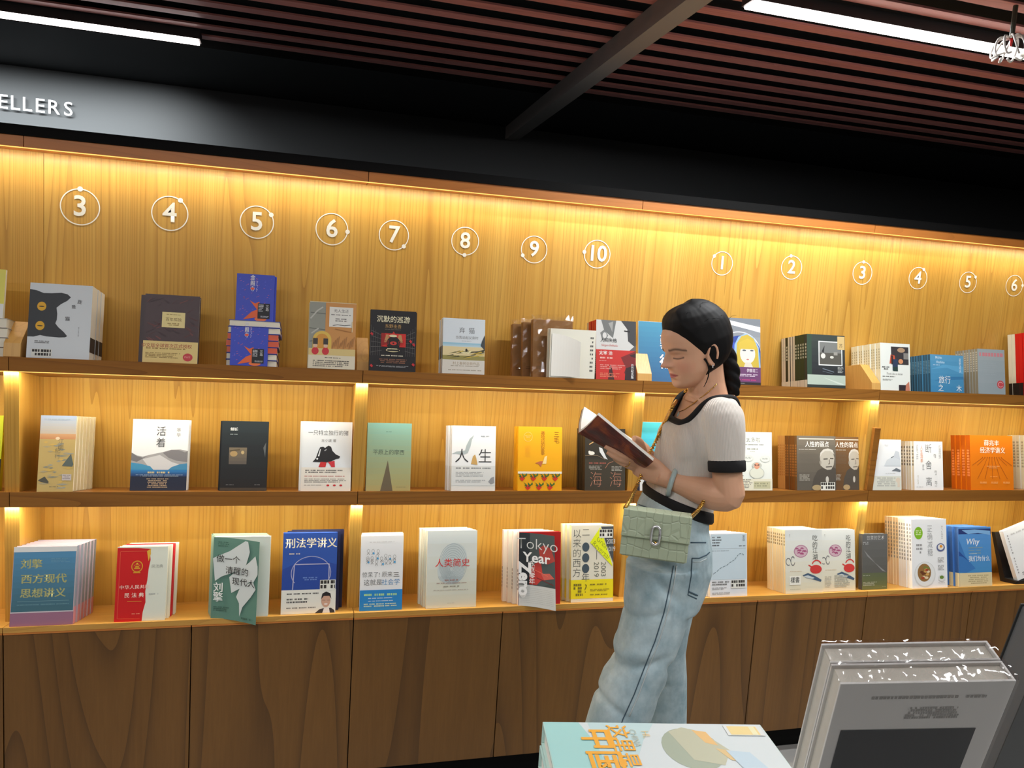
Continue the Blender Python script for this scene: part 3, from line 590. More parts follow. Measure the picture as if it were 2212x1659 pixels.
def art(a):
    a.grad(0, 0, 1, 1, (60, 132, 176), (86, 152, 190), 6); a.poly([(0, .6), (.5, .66), (1, .5), (1, .7), (.4, .74)], (90, 160, 200)); a.poly([(.1, .3), (1, .36), (1, .44), (.5, .42)], (52, 118, 164)); a.txt('Michio', .25, .92, .1, (200, 226, 240), bold=.01, sx=.8); a.txt('Hoshino', .3, .8, .1, (200, 226, 240), bold=.01, sx=.8); a.rows(.08, .7, .28, .73, 1, (200, 220, 236)); a.txt('星野道夫', .9, .72, .1, (206, 228, 240), True, 0, sx=.8)
    a.txt('旅行', .42, .32, .22, WH, bold=.0, sx=.9); a.txt('之', .3, .1, .2, WH, bold=0, sx=.9); a.txt('木', .85, .1, .2, WH, bold=0, sx=.9)
book('A', 2011, 2082, 765, .0125, 'sky blue paperback with white brush-style title characters', 'sky blue paperback', (70, 138, 178), art, n=7, spine=(44, 84, 108), d=.003, gap=.0004, sart=spine_rows((110, 150, 170), .5, .85))
def art(a):
    a.grad(0, 0, 1, 1, (150, 162, 166), (160, 170, 172), 4); a.rows(.06, .83, .95, .92, 1, (206, 130, 136), .9, 2, 0); a.ell(.82, .22, .13, .09, (196, 70, 76)); a.ring(.82, .22, .09, .06, (226, 190, 190), .2, 20, 20, 330); a.rows(.2, .4, .7, .7, 6, (160, 170, 174))
book('A', 2114, 2172, 753, .0125, 'pale grey paperback with pink lettering and a round red seal', 'pale grey paperback', (152, 162, 166), art, n=7, spine=(134, 126, 104), d=.004, gap=.0006, sart=spine_rows((190, 186, 170), .5, .95))
book('A', 2236, 2300, 716, .0155, 'red spined book cut off by the right edge of the picture', 'red book at the right edge', (196, 22, 20), None, back=[(4, (196, 22, 20), (200, 24, 22)), (2, (216, 210, 186), (216, 210, 186))], d=.02, gap=.0006, sart=patch((24, 22, 22), 0, .22))
book('A', -96, 6, 576, .012, 'yellow and white book standing on a flat pile at the left edge', 'yellow and white book', (232, 222, 90), lambda a: a.rect(0, 0, 1, .3, (236, 236, 230)), d=.03, lift=.105, side=1, spine=(220, 216, 206))
zl = 0
for i in range(4):
    X0p, X1p = solvex(-110, 'A', .02), solvex(19-i*1.2, 'A', .02); t = empty('book'); t.matrix_world = M.Translation(base('A', X0p, .018, zl))@M.Rotation(-ALPHA, 4, 'X'); b = MB(); W_ = X1p-X0p; T_ = .0255
    b.box(0, 0, 0, W_, .14, .0012, cov((206, 200, 190))); b.box(0, 0, T_-.0012, W_, .14, T_, cov((190, 184, 176))); b.obj('cover', t); p = MB(); p.box(.002, .002, .0012, W_-.002, .138, T_-.0012, PAGE); p.obj('pages', t); zl += T_/CA+.0004
    tag(t, '%s grey book from the bottom of the flat pile at the left edge' % ORD[i], 'book', 'flat pile of grey books at the left edge')
# slanted timber bookends
def bookend(sh, xl, xr, ht, label, d=.004, dep=.15, slant=.06, foot=.26):
    PL = base(sh, solvex(xl, sh, d), d); PR = base(sh, solvex(xr, sh, d), d); W_ = (PR-PL).length; H_ = .1; v0 = V((0, SA, CA))
    for _ in range(30): H_ += (proj(PL+V((0, CA, -SA))*slant+v0*H_)[1]-ht)/900
    b = MB(); b.prism([(0, 0), (0, H_*foot), (slant, H_), (dep, H_), (dep, 0)], 0, W_, W_BLOCK); o = b.obj('bookend', None, bevel=.0012, recalc=True); o.matrix_world = M.Translation(PL)@M.Rotation(-ALPHA, 4, 'X'); tag(o, label, 'bookend', 'slanted timber bookends')
bookend('A', 6, 43, 694, 'slanted timber bookend left of the black cat paperback', foot=.36)
bookend('A', 770, 796, 729, 'slanted timber bookend between the guardsmen and black theatre paperbacks', d=.03, dep=.14)
bookend('A', 1377, 1408, 763, 'slanted timber bookend in front of the blue category placard', slant=.035)
bookend('A', 1884, 1902, 787, 'slanted timber bookend between the dark green hardbacks and the collage paperbacks')
# ---------------- middle shelf
def art(a):
    a.grad(0, .72, 1, 1, (214, 196, 170), (176, 192, 214), 8); a.grad(0, .68, 1, .76, (214, 150, 100), (222, 170, 120), 4); a.rect(0, 0, 1, .69, (206, 178, 110)); rn = random.Random(5); a.ell(.5, .7, .06, .02, (250, 226, 190))
    for i in range(34):
        z = .03+.62*rn.random(); x = rn.random()*.7; l = .12+.3*rn.random(); x1 = min(1, x+l); a.poly([(x, z), ((x+x1)/2, z+.012), (x1, z+.004), ((x+x1)/2, z-.012)], rn.choice([(150, 150, 132), (186, 170, 130), (170, 168, 150), (222, 186, 96)])); a.k = 6+i % 4
    a.k = 11; a.poly([(.66, .34), (.9, .5), (.93, .44), (.98, .36), (.95, .33)], (96, 106, 100)); a.poly([(.02, .15), (.2, .2), (.32, .13), (.3, .11), (.1, .13)], (86, 84, 74)); a.txt('江南', .6, .62, .075, (110, 104, 88), True, -.01); a.txt('纪行', .52, .5, .07, (110, 104, 88), True, -.01); a.rect(.68, .15, .94, .23, (206, 196, 190)); a.rows(.7, .16, .92, .22, 3, (150, 140, 140)); a.rows(.1, .94, .85, .955, 1, (150, 170, 186)); a.rows(.34, .055, .6, .07, 1, (110, 104, 90))
book('B', 79, 157, 897, .021, 'thick paperback with a sunset over golden hills on its cover', 'sunset paperback', (206, 190, 150), art, n=5, d=.004, dr=.006, side=0, dx=.004, spine=(196, 178, 140), gap=.0005)
def art(a):
    a.rect(0, 0, 1, .29, (30, 40, 62)); a.grad(0, .2, 1, .29, (36, 70, 120), (46, 128, 190), 4)
    a.poly([(0, .29), (0, .53), (.1, .49), (.2, .475), (.32, .5), (.55, .54), (.7, .575), (.86, .58), (1, .56), (1, .29)], (170, 168, 168)); a.poly([(0, .53), (.1, .48), (.2, .46), (.3, .49), (.1, .4), (0, .42)], (120, 118, 120)); a.poly([(.55, .53), (.7, .57), (.84, .57), (.95, .54), (1, .56), (1, .4), (.8, .42), (.66, .46)], (130, 128, 130)); a.poly([(.2, .44), (.5, .5), (.72, .4), (.9, .36), (.7, .29), (.35, .29)], (212, 212, 212)); a.poly([(0, .3), (0, .39), (.16, .375), (.34, .34), (.4, .29), (0, .29)], (70, 150, 190)); a.poly([(1, .3), (1, .385), (.86, .37), (.72, .33), (.66, .29), (1, .29)], (70, 140, 180))
    a.txt('活', .51, .825, .14, (40, 40, 42), bold=-.005, sx=.95); a.txt('着', .51, .665, .14, (40, 40, 42), bold=-.005, sx=.95); a.txt('余华', .82, .82, .06, (90, 90, 92), True, -.01, line=1.3)
    a.rows(.3, .235, .7, .265, 1, (214, 200, 150), .8); a.rows(.08, .19, .94, .225, 2, (150, 170, 190), align='c'); a.rows(.28, .03, .68, .17, 6, (190, 170, 140), align='c')
book('B', 280, 402, 905, .02, 'white paperback with ink mountains and a dark blue band', 'ink mountain paperback', (240, 242, 242), art, n=1, dx=.002, d=.05)
def art(a):
    a.grad(0, 0, 1, 1, (28, 27, 27), (30, 40, 44), 6); a.txt('倾城', .26, .88, .052, (226, 230, 228), bold=.03); a.rows(.18, .795, .34, .815, 1, (170, 180, 178)); a.grad(.17, .38, .55, .62, (96, 88, 80), (120, 108, 88), 5); a.ell(.27, .53, .08, .04, (176, 148, 100)); a.ell(.46, .55, .035, .025, (196, 172, 124)); a.stroke([(.18, .57), (.4, .59)], .03, (92, 80, 58)); a.rows(.13, .075, .3, .09, 1, (150, 150, 150)); a.rows(.74, .075, .86, .09, 1, (150, 150, 150)); a.rect(0, 0, 1, .045, (66, 58, 48)); a.poly([(.9, .62), (.96, .7), (.95, .48)], (96, 100, 100))
book('B', 474, 575, 909, .022, 'black hardback in film with a small square picture', 'black hardback with the square picture', (26, 28, 30), art, n=1, dx=-.006, d=.03)
def art(a):
    a.txt('一只特立独行的猪', .52, .835, .078, (66, 66, 68), bold=-.008, sx=.92); a.txt('王小波 著', .53, .725, .05, GR, bold=-.005)
    a.poly([(.22, .42), (.28, .47), (.33, .58), (.36, .63), (.42, .64), (.46, .62), (.49, .64), (.53, .655), (.58, .64), (.61, .58), (.68, .53), (.77, .5), (.75, .47), (.68, .46), (.6, .43), (.5, .41), (.36, .415)], (36, 36, 38)); a.poly([(.32, .5), (.36, .6), (.38, .61), (.35, .5)], (226, 228, 230)); a.ell(.31, .465, .02, .014, (226, 228, 230), 10); a.stroke([(.45, .58), (.49, .6)], .02, (170, 172, 174))
    a.poly([(.34, .345), (.38, .42), (.5, .415), (.48, .345)], (206, 50, 50)); a.poly([(.52, .42), (.66, .435), (.67, .345), (.6, .345), (.56, .39)], (206, 50, 60))
    a.rect(0, 0, 1, .34, (232, 226, 214)); a.rows(.08, .25, .85, .305, 2, (90, 84, 80)); a.rows(.07, .2, .9, .22, 1, (190, 110, 100)); a.rows(.07, .115, .9, .18, 3, (130, 124, 118)); a.rows(.07, .075, .44, .09, 1, (130, 124, 118))
    for x in (.54, .67, .8): a.ell(x, .083, .03, .014, (200, 40, 48), 10)
book('B', 649, 757, 910, .02, 'white paperback with a black bell-shaped animal on red legs', 'black bell animal paperback', (232, 236, 238), art, n=1, dx=-.006, d=.012)
def art(a):
    a.grad(0, 0, 1, 1, (172, 160, 104), (126, 172, 158), 12); a.poly([(.32, .0), (.6, 0), (.475, .45)], (104, 92, 70)); a.txt('平原上的摩西', .49, .565, .082, (44, 58, 54), bold=-.005, sx=.95); a.rows(.42, .86, .56, .875, 1, (70, 100, 92)); a.rows(.68, .05, .9, .06, 1, (110, 120, 90))
book('B', 790, 886, 913, .024, 'sea green hardback with a brown spike on its cover', 'sea green hardback', (128, 166, 150), art, n=0, d=.012, spine=(186, 204, 196))
def art(a):
    a.poly([(0, .565), (.1, .6), (.22, .61), (.3, .62), (.33, .7), (.4, .8), (.5, .86), (.45, .78), (.42, .68), (.36, .58), (.24, .55), (.1, .57)], (176, 188, 190)); a.txt('人', .23, .52, .23, (58, 58, 60), bold=-.005); a.txt('生', .76, .52, .23, (58, 58, 60), bold=-.005); a.poly([(.44, .41), (.48, .53), (.53, .56), (.56, .5), (.59, .4)], (206, 166, 100)); a.rows(.66, .82, .85, .85, 1, (150, 160, 170))
    a.rect(0, .08, 1, .385, (222, 224, 222)); a.rows(.1, .32, .92, .36, 1, (130, 134, 136)); a.rows(.1, .21, .75, .29, 4, (160, 164, 166)); a.rows(.1, .12, .8, .17, 2, (170, 174, 176)); a.poly([(.84, .14), (.9, .2), (.97, .22), (.98, .12), (.9, .1)], (150, 152, 156)); a.rect(0, .0, 1, .075, (232, 230, 224))
book('B', 974, 1069, 919, .0145, 'white paperback with a swimmer sketch and two large black characters', 'two large characters paperback', (240, 242, 243), art, n=3, d=.006, dx=-.003, sart=patch((206, 204, 196), .0, .38), spine=(238, 238, 236), gap=.001)
def art(a):
    a.txt('撒哈拉的故事', .555, .74, .073, (150, 84, 20), True, -.008, line=.86); a.txt('三毛', .87, .83, .1, (96, 56, 14), True, -.01, line=.95); a.ring(.22, .84, .1, .075, (246, 206, 110), .08, 28); a.rows(.15, .82, .29, .86, 2, (246, 210, 120)); a.rows(.16, .52, .28, .7, 9, (236, 166, 40), .4); a.poly([(.38, .43), (.5, .46), (.56, .46), (.52, .37), (.46, .42)], (186, 104, 70)); a.poly([(.55, .42), (.6, .53), (.66, .55), (.64, .42)], (246, 216, 150))
    a.rect(0, .265, 1, .3, (240, 234, 216)); rn = random.Random(1)
    for r, z in enumerate((.19, .05)):
        for q in range(4):
            x = .1+.25*q+(-.12 if r else 0)
            if not .02 < x < .97: continue
            a.k = 5
            for j in range(3): a.poly([(x, z+.0), (x-.1+.1*j, z+.085), (x-.03+.07*j, z+.05)], (70, 110, 50)); a.poly([(x-.01, z), (x-.08, z+.04), (x-.03, z+.05)], (60, 100, 46)); a.poly([(x, z), (x+.08, z+.045), (x+.03, z+.05)], (60, 100, 46))
            a.k = 11; a.poly([(x-.06, z+.0), (x-.04, z+.03), (x, z+.04), (x+.04, z+.03), (x+.06, z), (x, z-.04)], (214, 48, 40))
book('B', 1118, 1213, 921, .019, 'bright yellow paperback with red flowers along its lower edge', 'bright yellow paperback', (240, 172, 24), art, n=1, d=.008, dx=-.004, pages=PAGEW)
def art(a):
    a.rect(0, 0, 1, .5, (58, 52, 40)); a.txt('海', .27, .16, .27, (176, 120, 96), bold=-.018, sx=.85); a.txt('海', .76, .16, .27, (176, 120, 96), bold=-.018, sx=.85); a.rows(.1, .33, .42, .4, 4, (170, 166, 156)); a.rows(.1, .42, .55, .45, 1, (170, 90, 76)); a.rows(.66, .31, .92, .39, 4, (170, 166, 156)); a.stroke([(0, .56), (.3, .565), (.5, .5)], .012, (120, 104, 84)); a.ell(.16, .6, .075, .03, (226, 224, 214)); a.ell(.11, .62, .03, .02, (226, 224, 214)); a.poly([(.34, .7), (.42, .68), (.52, .54), (.56, .5), (.47, .52), (.36, .62)], (210, 214, 216)); a.stroke([(.1, .74), (.2, .78)], .02, (210, 170, 110)); a.stroke([(.5, .36), (.58, .44), (.7, .47)], .012, (170, 116, 90)); a.rows(.12, .8, .5, .86, 1, (150, 150, 146))
book('B', 1263, 1350, 925, .0125, 'dark brown paperback with two copper characters and a small white horse', 'dark brown paperback', (50, 46, 38), art, n=4, d=.01, dx=-.001, spine=(48, 42, 32))
placard('B', 1384, 1500, 911, '商業', (40, 130, 176), (70, 190, 206), 'blue category placard with two white characters on the middle shelf behind the woman', .03)
book('B', 1382, 1470, 1034, .02, 'dark blue book lying low beside the middle shelf placard', 'dark blue low book', (34, 60, 110), lambda a: a.rect(0, 0, .1, 1, (214, 214, 210)), d=.002)
def art(a):
    a.txt('你想太多啦', .52, .86, .095, (70, 70, 70), bold=-.012); a.rows(.3, .77, .85, .79, 1, (110, 110, 106)); a.rows(.5, .69, .72, .72, 1, (130, 130, 126)); a.rows(.56, .66, .66, .67, 1, (160, 160, 156))
    for x, z in ((.52, .55), (.86, .54)): a.ell(x, z, .1, .055, (214, 218, 208)); a.ell(x, z, .09, .048, (228, 232, 224)); a.rows(x-.06, z-.015, x+.06, z+.02, 2, (130, 130, 126))
    a.ell(.69, .3, .15, .1, (190, 194, 182)); a.ell(.69, .3, .138, .09, (222, 224, 208)); a.ell(.69, .43, .1, .055, (196, 198, 188)); a.ell(.69, .42, .055, .055, (226, 160, 130)); a.stroke([(.64, .44), (.68, .43)], .014, K); a.stroke([(.7, .43), (.74, .44)], .014, K); a.ell(.2, .47, .07, .045, (50, 50, 50)); a.ell(.2, .38, .09, .06, (226, 200, 176)); a.stroke([(.05, .26), (.3, .28), (.42, .25)], .012, (110, 110, 106)); a.rect(0, 0, 1, .2, (226, 222, 200)); a.rows(.3, .03, .6, .19, 6, (100, 98, 92)); a.rect(.62, .03, .96, .155, (196, 192, 156)); a.rows(.64, .05, .92, .13, 2, (150, 150, 120))
book('B', 1560, 1668, 932, .016, 'white paperback with line-drawn cartoon figures beside the woman\'s arm', 'cartoon figures paperback', (230, 234, 226), art, d=.003, n=1)
def man(a, c0=(112, 104, 92)):
    a.grad(0, 0, 1, 1, tuple(int(v*.82) for v in c0), c0, 6); a.rect(.05, .935, .96, .955, (206, 200, 188)); a.txt('人性的弱点', .52, .84, .112, (240, 238, 232), bold=.01, sx=.92); a.rows(.05, .735, .5, .755, 1, (200, 196, 186)); a.rows(.06, .48, .52, .7, 9, (108, 100, 88), .25, 2, .05)
    a.poly([(.36, .0), (.42, .22), (.52, .36), (.66, .42), (.9, .44), (1, .4), (1, 0)], (78, 72, 64)); a.poly([(.6, .46), (.59, .6), (.64, .71), (.78, .755), (.92, .72), (.965, .6), (.945, .47), (.88, .385), (.78, .375), (.68, .41)], (186, 181, 168)); a.poly([(.585, .6), (.6, .69), (.68, .755), (.8, .775), (.92, .745), (.965, .66), (.93, .69), (.86, .725), (.72, .725), (.64, .68)], (206, 203, 194)); a.stroke([(.68, .575), (.79, .58)], .025, (84, 78, 70)); a.stroke([(.85, .59), (.94, .585)], .025, (84, 78, 70)); a.stroke([(.83, .57), (.84, .49), (.8, .485)], .02, (120, 114, 104)); a.stroke([(.74, .43), (.9, .44)], .022, (96, 90, 82)); a.ell(.6, .51, .025, .04, (160, 154, 142), 12); a.ell(.77, .2, .04, .06, (196, 192, 182)); a.ell(.5, .05, .12, .05, (170, 150, 110)); a.rows(.06, .17, .32, .29, 5, (176, 172, 160))
def art(a): man(a); sticker(a, .6, .0, .97, .15)
book('B', 1722, 1806, 941, .011, 'grey-brown paperback with a man\'s portrait and a white price sticker', 'grey-brown portrait paperback', (112, 82, 50), art, back=[(5, (112, 82, 50), (120, 74, 32)), (4, (206, 160, 96), (214, 164, 98))], d=.004, sart=spine_rows((190, 130, 70), .25, .85, blocks=12), gap=.0006)
book('B', 1798, 1859, 943, .011, 'brown paperback with a man\'s portrait, right-hand one of the pair', 'brown portrait paperback at the right', (128, 88, 44), lambda a: man(a, (120, 88, 54)), d=.028)
# plain timber upright in front of the divider
P_ = base('B', solvex(1872, 'B', .002), .002); b = MB(); b.box(0, 0, 0, .026, .014, .232, W_SHELF); o = b.obj('bookend_board', bevel=.001); o.matrix_world = M.Translation(P_)@M.Rotation(math.radians(1.5), 4, 'Y'); tag(o, 'narrow brown timber board standing between the portrait paperback and a white one', 'bookend')
def art(a):
    a.txt('人间值得', .13, .73, .06, (206, 110, 104), True, -.012, line=1.15); a.rows(.04, .5, .07, .9, 14, (206, 208, 206)); a.rows(.42, .86, .56, .9, 2, (206, 206, 206)); a.poly([(.4, .48), (.5, .6), (.7, .66), (.95, .62), (.98, .48)], (206, 214, 220)); a.poly([(.72, .66), (.8, .78), (.92, .76), (.96, .6)], (198, 206, 214)); a.poly([(.66, .38), (.82, .44), (.98, .4), (.96, .36), (.8, .38)], (110, 118, 126)); a.stroke([(.64, .64), (.74, .67)], .02, (80, 90, 96)); a.rows(.45, .32, .8, .335, 1, (170, 174, 172)); a.rect(0, 0, 1, .28, (216, 218, 206)); a.rows(.15, .06, .8, .25, 5, (170, 172, 164), align='c'); a.ell(.88, .2, .08, .05, (220, 206, 186)); a.rect(.86, .06, .94, .16, (220, 206, 186))
book('B', 1885, 1947, 949, .016, 'white paperback with pale line drawing and small red characters', 'pale line drawing paperback', (232, 236, 238), art, d=.004, n=1, lean=ALPHA*.9)
def art(a):
    a.txt('断', .5, .84, .2, (40, 40, 42), bold=-.012, sx=.85); a.txt('舍', .5, .5, .2, (40, 40, 42), bold=-.012, sx=.85); a.txt('离', .5, .16, .2, (40, 40, 42), bold=-.012, sx=.85); a.txt('人生清单', .26, .73, .095, (232, 140, 80), True, -.008, sx=.8, line=.95); a.rows(.86, .64, .94, .92, 14, (180, 180, 180), .5, 2, 0); a.rows(.08, .62, .14, .93, 8, (180, 180, 180), .5, 2, 0); a.rows(.28, .4, .34, .52, 4, (150, 150, 150)); a.rows(.68, .66, .78, .74, 3, (140, 140, 140)); a.rows(.7, .3, .78, .4, 4, (140, 140, 140)); a.rows(.7, .06, .78, .18, 4, (150, 150, 150)); a.rows(.06, .05, .3, .07, 1, (170, 170, 170)); a.rows(.1, .12, .14, .3, 8, (200, 196, 180))
book('B', 1976, 2038, 953, .0125, 'white paperback with three large black characters down its middle', 'three large characters paperback', (240, 241, 240), art, n=4, d=.006, dx=-.0005, spine=(222, 214, 190), gap=.0006, sart=spine_rows((90, 86, 78), .5, .92, blocks=6))
def art(a):
    a.txt('薛兆丰', .5, .855, .115, (250, 226, 206), bold=.02); a.txt('经济学讲义', .52, .72, .12, (250, 226, 206), bold=.02, sx=.95)
    for i in range(9):
        x = .28+.055*i; a.stroke([(x, .59), (.5+(x-.5)*1.5, .48), (.5+(x-.5)*3.2, .2 if 0 < .5+(x-.5)*3.2 < 1 else .38)] if abs(x-.5) < .16 else [(x, .59), (.5+(x-.5)*2.1, .45)], .01, (176, 88, 14)); a.ell(x, .595, .012, .012, (170, 84, 16), 8)
    a.rows(.37, .42, .68, .44, 1, (250, 190, 120)); a.rows(.42, .39, .62, .41, 1, (250, 190, 120)); a.rows(.44, .23, .62, .25, 1, (246, 176, 90)); 
    for x in (.2, .46, .74): a.rows(x, .11, x+.16, .15, 2, (246, 186, 110), align='c')
book('B', 2098, 2190, 940, .021, 'orange hardback with pale title and fine brown lines', 'orange hardback', (226, 122, 14), art, n=3, d=.008, dr=.004, dx=-.002, spine=(196, 92, 14), sart=spine_rows((240, 150, 90), .25, .75, blocks=10))
book('B', 2234, 2284, 940, .018, 'white book cut off by the right edge on the middle shelf', 'white book at the right edge', (226, 226, 216), None, back=[(5, (226, 226, 216), (216, 208, 178))], d=.012, spine=(226, 222, 200), sart=spine_rows((150, 140, 116), .4, .9))
book('B', -90, -2, 896, .02, 'yellow-green book cut off by the left edge on the middle shelf', 'yellow-green book', (206, 214, 40), lambda a: a.rect(0, 0, 1, .42, (30, 30, 34)), d=.05, side=1, spine=(206, 214, 40))
# ---------------- bottom shelf
def art(a):
    a.grad(.01, .175, .99, .935, (70, 112, 126), (86, 146, 186), 10); a.rect(.0, 0, 1, .165, (160, 112, 136)); a.rect(0, .165, 1, .18, (206, 200, 206)); a.rect(0, .935, 1, 1, (232, 234, 232)); Y = (176, 178, 120)
    a.txt('刘擎', .29, .775, .125, Y, bold=.035); a.txt('西方现代', .5, .585, .125, Y, bold=.035, sx=1.06); a.txt('思想讲义', .5, .405, .125, Y, bold=.035, sx=1.06); a.rows(.6, .79, .9, .85, 3, (110, 160, 186)); a.stroke([(.1, .31), (.92, .31)], .008, (120, 160, 170)); a.rows(.1, .25, .92, .275, 1, (104, 146, 156), .6, 8, 0)
book('C', 20, 157, 1182, .0235, 'blue book with olive characters and a mauve foot band in clear film', 'blue mauve-banded book', (190, 176, 186), art, n=5, d=.006, dx=.003, side=1, spine=(120, 140, 160), sart=patch((196, 130, 140), 0, .22, 1), pages=PAGEW, gap=.002)
def emblem(a, x, z, r):
    k = a.W/a.H
    a.ring(x, z, r, r*k*1.08, (222, 160, 40), .16); a.ell(x, z, r*.84, r*.84*k*1.05, (200, 40, 30)); a.rect(x-r*.5, z-r*.45*k, x+r*.5, z-r*.28*k, (222, 160, 40)); a.poly([(x-r*.4, z-r*.22*k), (x-r*.25, z+r*.1*k), (x+r*.25, z+r*.1*k), (x+r*.4, z-r*.22*k)], (222, 160, 40)); a.ell(x, z+r*.5*k, r*.17, r*.17*k, (230, 176, 50), 10)
    for dx_ in (-.42, -.2, .2, .42): a.ell(x+r*dx_, z+r*(.42-abs(dx_)*.5)*k, r*.07, r*.07*k, (230, 176, 50), 8)
    a.rect(x-r*.6, z-r*1.22*k, x+r*.6, z-r*1.02*k, (222, 160, 40))
def art(a):
    a.rect(0, 0, 1, 1, (226, 230, 214)); a.poly([(.0, .0), (.54, -.01), (.555, .12), (.6, .25), (.585, .4), (.615, .55), (.63, .7), (.66, .82), (.645, .9), (.66, .97), (.4, .985), (0, .99)], (206, 20, 22)); a.poly([(.62, .8), (.66, .9), (.655, .97), (.58, .94)], (230, 180, 60)); a.stroke([(.06, .04), (.06, .94), (.58, .94)], .01, (220, 90, 60)); a.stroke([(.06, .04), (.5, .03)], .01, (220, 90, 60)); emblem(a, .4, .735, .115)
    a.txt('中华人民共和', .37, .455, .058, (246, 214, 200), bold=.005, sx=1.1); a.txt('民 法 典', .37, .345, .07, (246, 224, 210), bold=.005); a.stroke([(.24, .27), (.52, .265)], .012, (226, 150, 60)); a.rows(.34, .085, .5, .105, 1, (240, 150, 120)); a.txt('民法典', .8, .73, .05, (120, 122, 116), bold=-.01); a.rows(.66, .33, .85, .37, 1, (190, 192, 184))
book('C', 246, 356, 1182, .02, 'red book with a torn cover, gold emblem and bare white page', 'torn red book', (226, 224, 206), art, back=[(1, (226, 224, 206), None), (1, (206, 30, 40), None), (1, (226, 224, 206), None)], d=.012, dx=.006, spine=(206, 20, 22), pages=PAGEW, gap=.003, jit=.002)
G0 = (96, 136, 122)
def sheet_bend(W, H, amp, lowdrop):
    return lambda x, z: -amp*(x/W)**1.6*(1.1-.55*z/H)
def bent_cover(t, W, H, width, amp, cols, name='lifted_cover', drop=.0):
    """front cover swinging open off the block, with the print carried on it"""
    bd = lambda x, z: (x*math.cos(.0)-(x**2)*.25, -.002-amp*(max(0, x/width))**1.5*(1.12-.5*z/H), z-drop*max(0, x/width)**1.5)
    return bd
def bend_children(t, bd):
    for o in list(t.children_recursive):
        if o.name.startswith(('cover_print', 'lettering', 'lifted_cover')):
            me = o.data; ex = .0045 if o.name.startswith('lettering') else .0012 if o.name.startswith('cover_print') else 0
            if o.name.startswith('cover_print'):
                bm = bmesh.new(); bm.from_mesh(me); bmesh.ops.triangulate(bm, faces=bm.faces)
                for _ in range(3):
                    lg = [e for e in bm.edges if e.calc_length() > .012]
                    if lg: bmesh.ops.subdivide_edges(bm, edges=lg, cuts=1); bmesh.ops.triangulate(bm, faces=bm.faces)
                bm.to_mesh(me); bm.free()
            for v_ in me.vertices:
                x, y, z = v_.co; q = bd(x, z); v_.co = (q[0], q[1]+y*1.8-.0008-ex, q[2])
BENDQ = []
def art_lift(fill, fn, width, amp, drop):
    def f(a):
        a.bend = True; W = a.W*width; n = 12
        b = MB()
        for i in range(n):
            for j in range(6):
                x0, x1, z0, z1 = W*i/n, W*(i+1)/n, a.H*j/6, a.H*(j+1)/6
                b.poly([(x0, .0006, z0), (x1, .0006, z0), (x1, .0006, z1), (x0, .0006, z1)], cov(fill)); 
        o = b.obj('lifted_cover', a.root); a.par = o; o.data.polygons.foreach_set('use_smooth', [True]*len(o.data.polygons))
        keep = a.W; a.W = W; fn(a); a.W = keep
        BENDQ.append((a.root, bent_cover(a.root, a.W, a.H, W, amp, None, drop=drop)))
    return f
def art(a):
    D = K
    a.poly([(.0, .74), (.35, .84), (.68, .985), (.74, .98), (.79, .86), (.78, .83), (.72, .7), (.65, .63), (.5, .6), (.36, .56), (.2, .52), (.06, .46)], (206, 214, 214)); a.poly([(.66, .66), (.8, .74), (.92, .82), (.98, .7), (.99, .6), (.9, .5), (.82, .5), (.66, .42), (.42, .33), (.36, .52), (.5, .6)], (206, 214, 214)); a.poly([(.9, .5), (.96, .42), (.86, .32), (.68, .18), (.62, .06), (.6, .22), (.53, .29), (.6, .4), (.8, .48)], (206, 214, 214))
    a.txt('做一个', .33, .735, .1, D, bold=.002); a.txt('清醒的', .53, .6, .1, D, bold=.002); a.txt('现代人', .68, .475, .1, D, bold=.002); a.txt('刘擎', .14, .32, .125, (236, 238, 236), True, .02, line=.95); a.rows(.05, .09, .4, .15, 3, (56, 90, 80)); a.rows(.1, .88, .35, .95, 3, (60, 100, 88)); a.rows(.66, .02, .9, .06, 1, (70, 104, 92))
t1, *_ = book('C', 455, 578, 1160, .019, 'sage green book with white torn-paper shapes, its cover lifting off', 'sage green book', (222, 228, 218), art_lift(G0, art, .86, .05, .012), back=[(3, (150, 170, 150), (130, 166, 136))], d=.012, dr=.004, dx=-.006, spine=(150, 176, 160), pages=PAGEW, gap=.004)
def art(a):
    a.rect(0, .295, 1, .975, (44, 84, 170)); a.poly([(0, .3), (1, .3), (1, .6), (.5, .7), (0, .55)], (36, 70, 156)); a.txt('刑法学讲义', .52, .865, .13, (244, 236, 206), bold=.02, sx=.98); a.rows(.12, .72, .32, .75, 1, (206, 200, 190)); a.ring(.53, .5, .37, .21, (176, 176, 206), .035, 40, -35, 215); a.stroke([(.2, .3), (.22, .61), (.86, .61), (.86, .42)], .018, (176, 176, 206)); a.rows(.38, .4, .65, .45, 2, (110, 140, 206), align='c')
    a.rect(0, 0, 1, .295, (230, 230, 220)); a.rows(.1, .225, .7, .255, 1, (60, 60, 60)); a.rows(.1, .12, .5, .19, 2, (70, 70, 70)); a.rows(.1, .055, .65, .08, 1, (110, 108, 104)); sticker(a, .7, .28, .99, .41)
    a.poly([(.62, .0), (.7, .045), (.78, .06), (.92, .06), (.98, .03), (.99, 0)], (52, 50, 54)); a.poly([(.76, .0), (.79, .065), (.88, .065), (.9, 0)], (226, 226, 226)); a.ell(.82, .155, .085, .085, (206, 164, 140)); a.poly([(.73, .17), (.75, .24), (.82, .265), (.9, .24), (.92, .17), (.88, .21), (.78, .21)], (34, 30, 30)); a.rect(.75, .155, .81, .158, (60, 50, 46)); a.rect(.84, .155, .9, .158, (60, 50, 46)); a.ell(.82, .11, .035, .01, (236, 226, 220), 10)
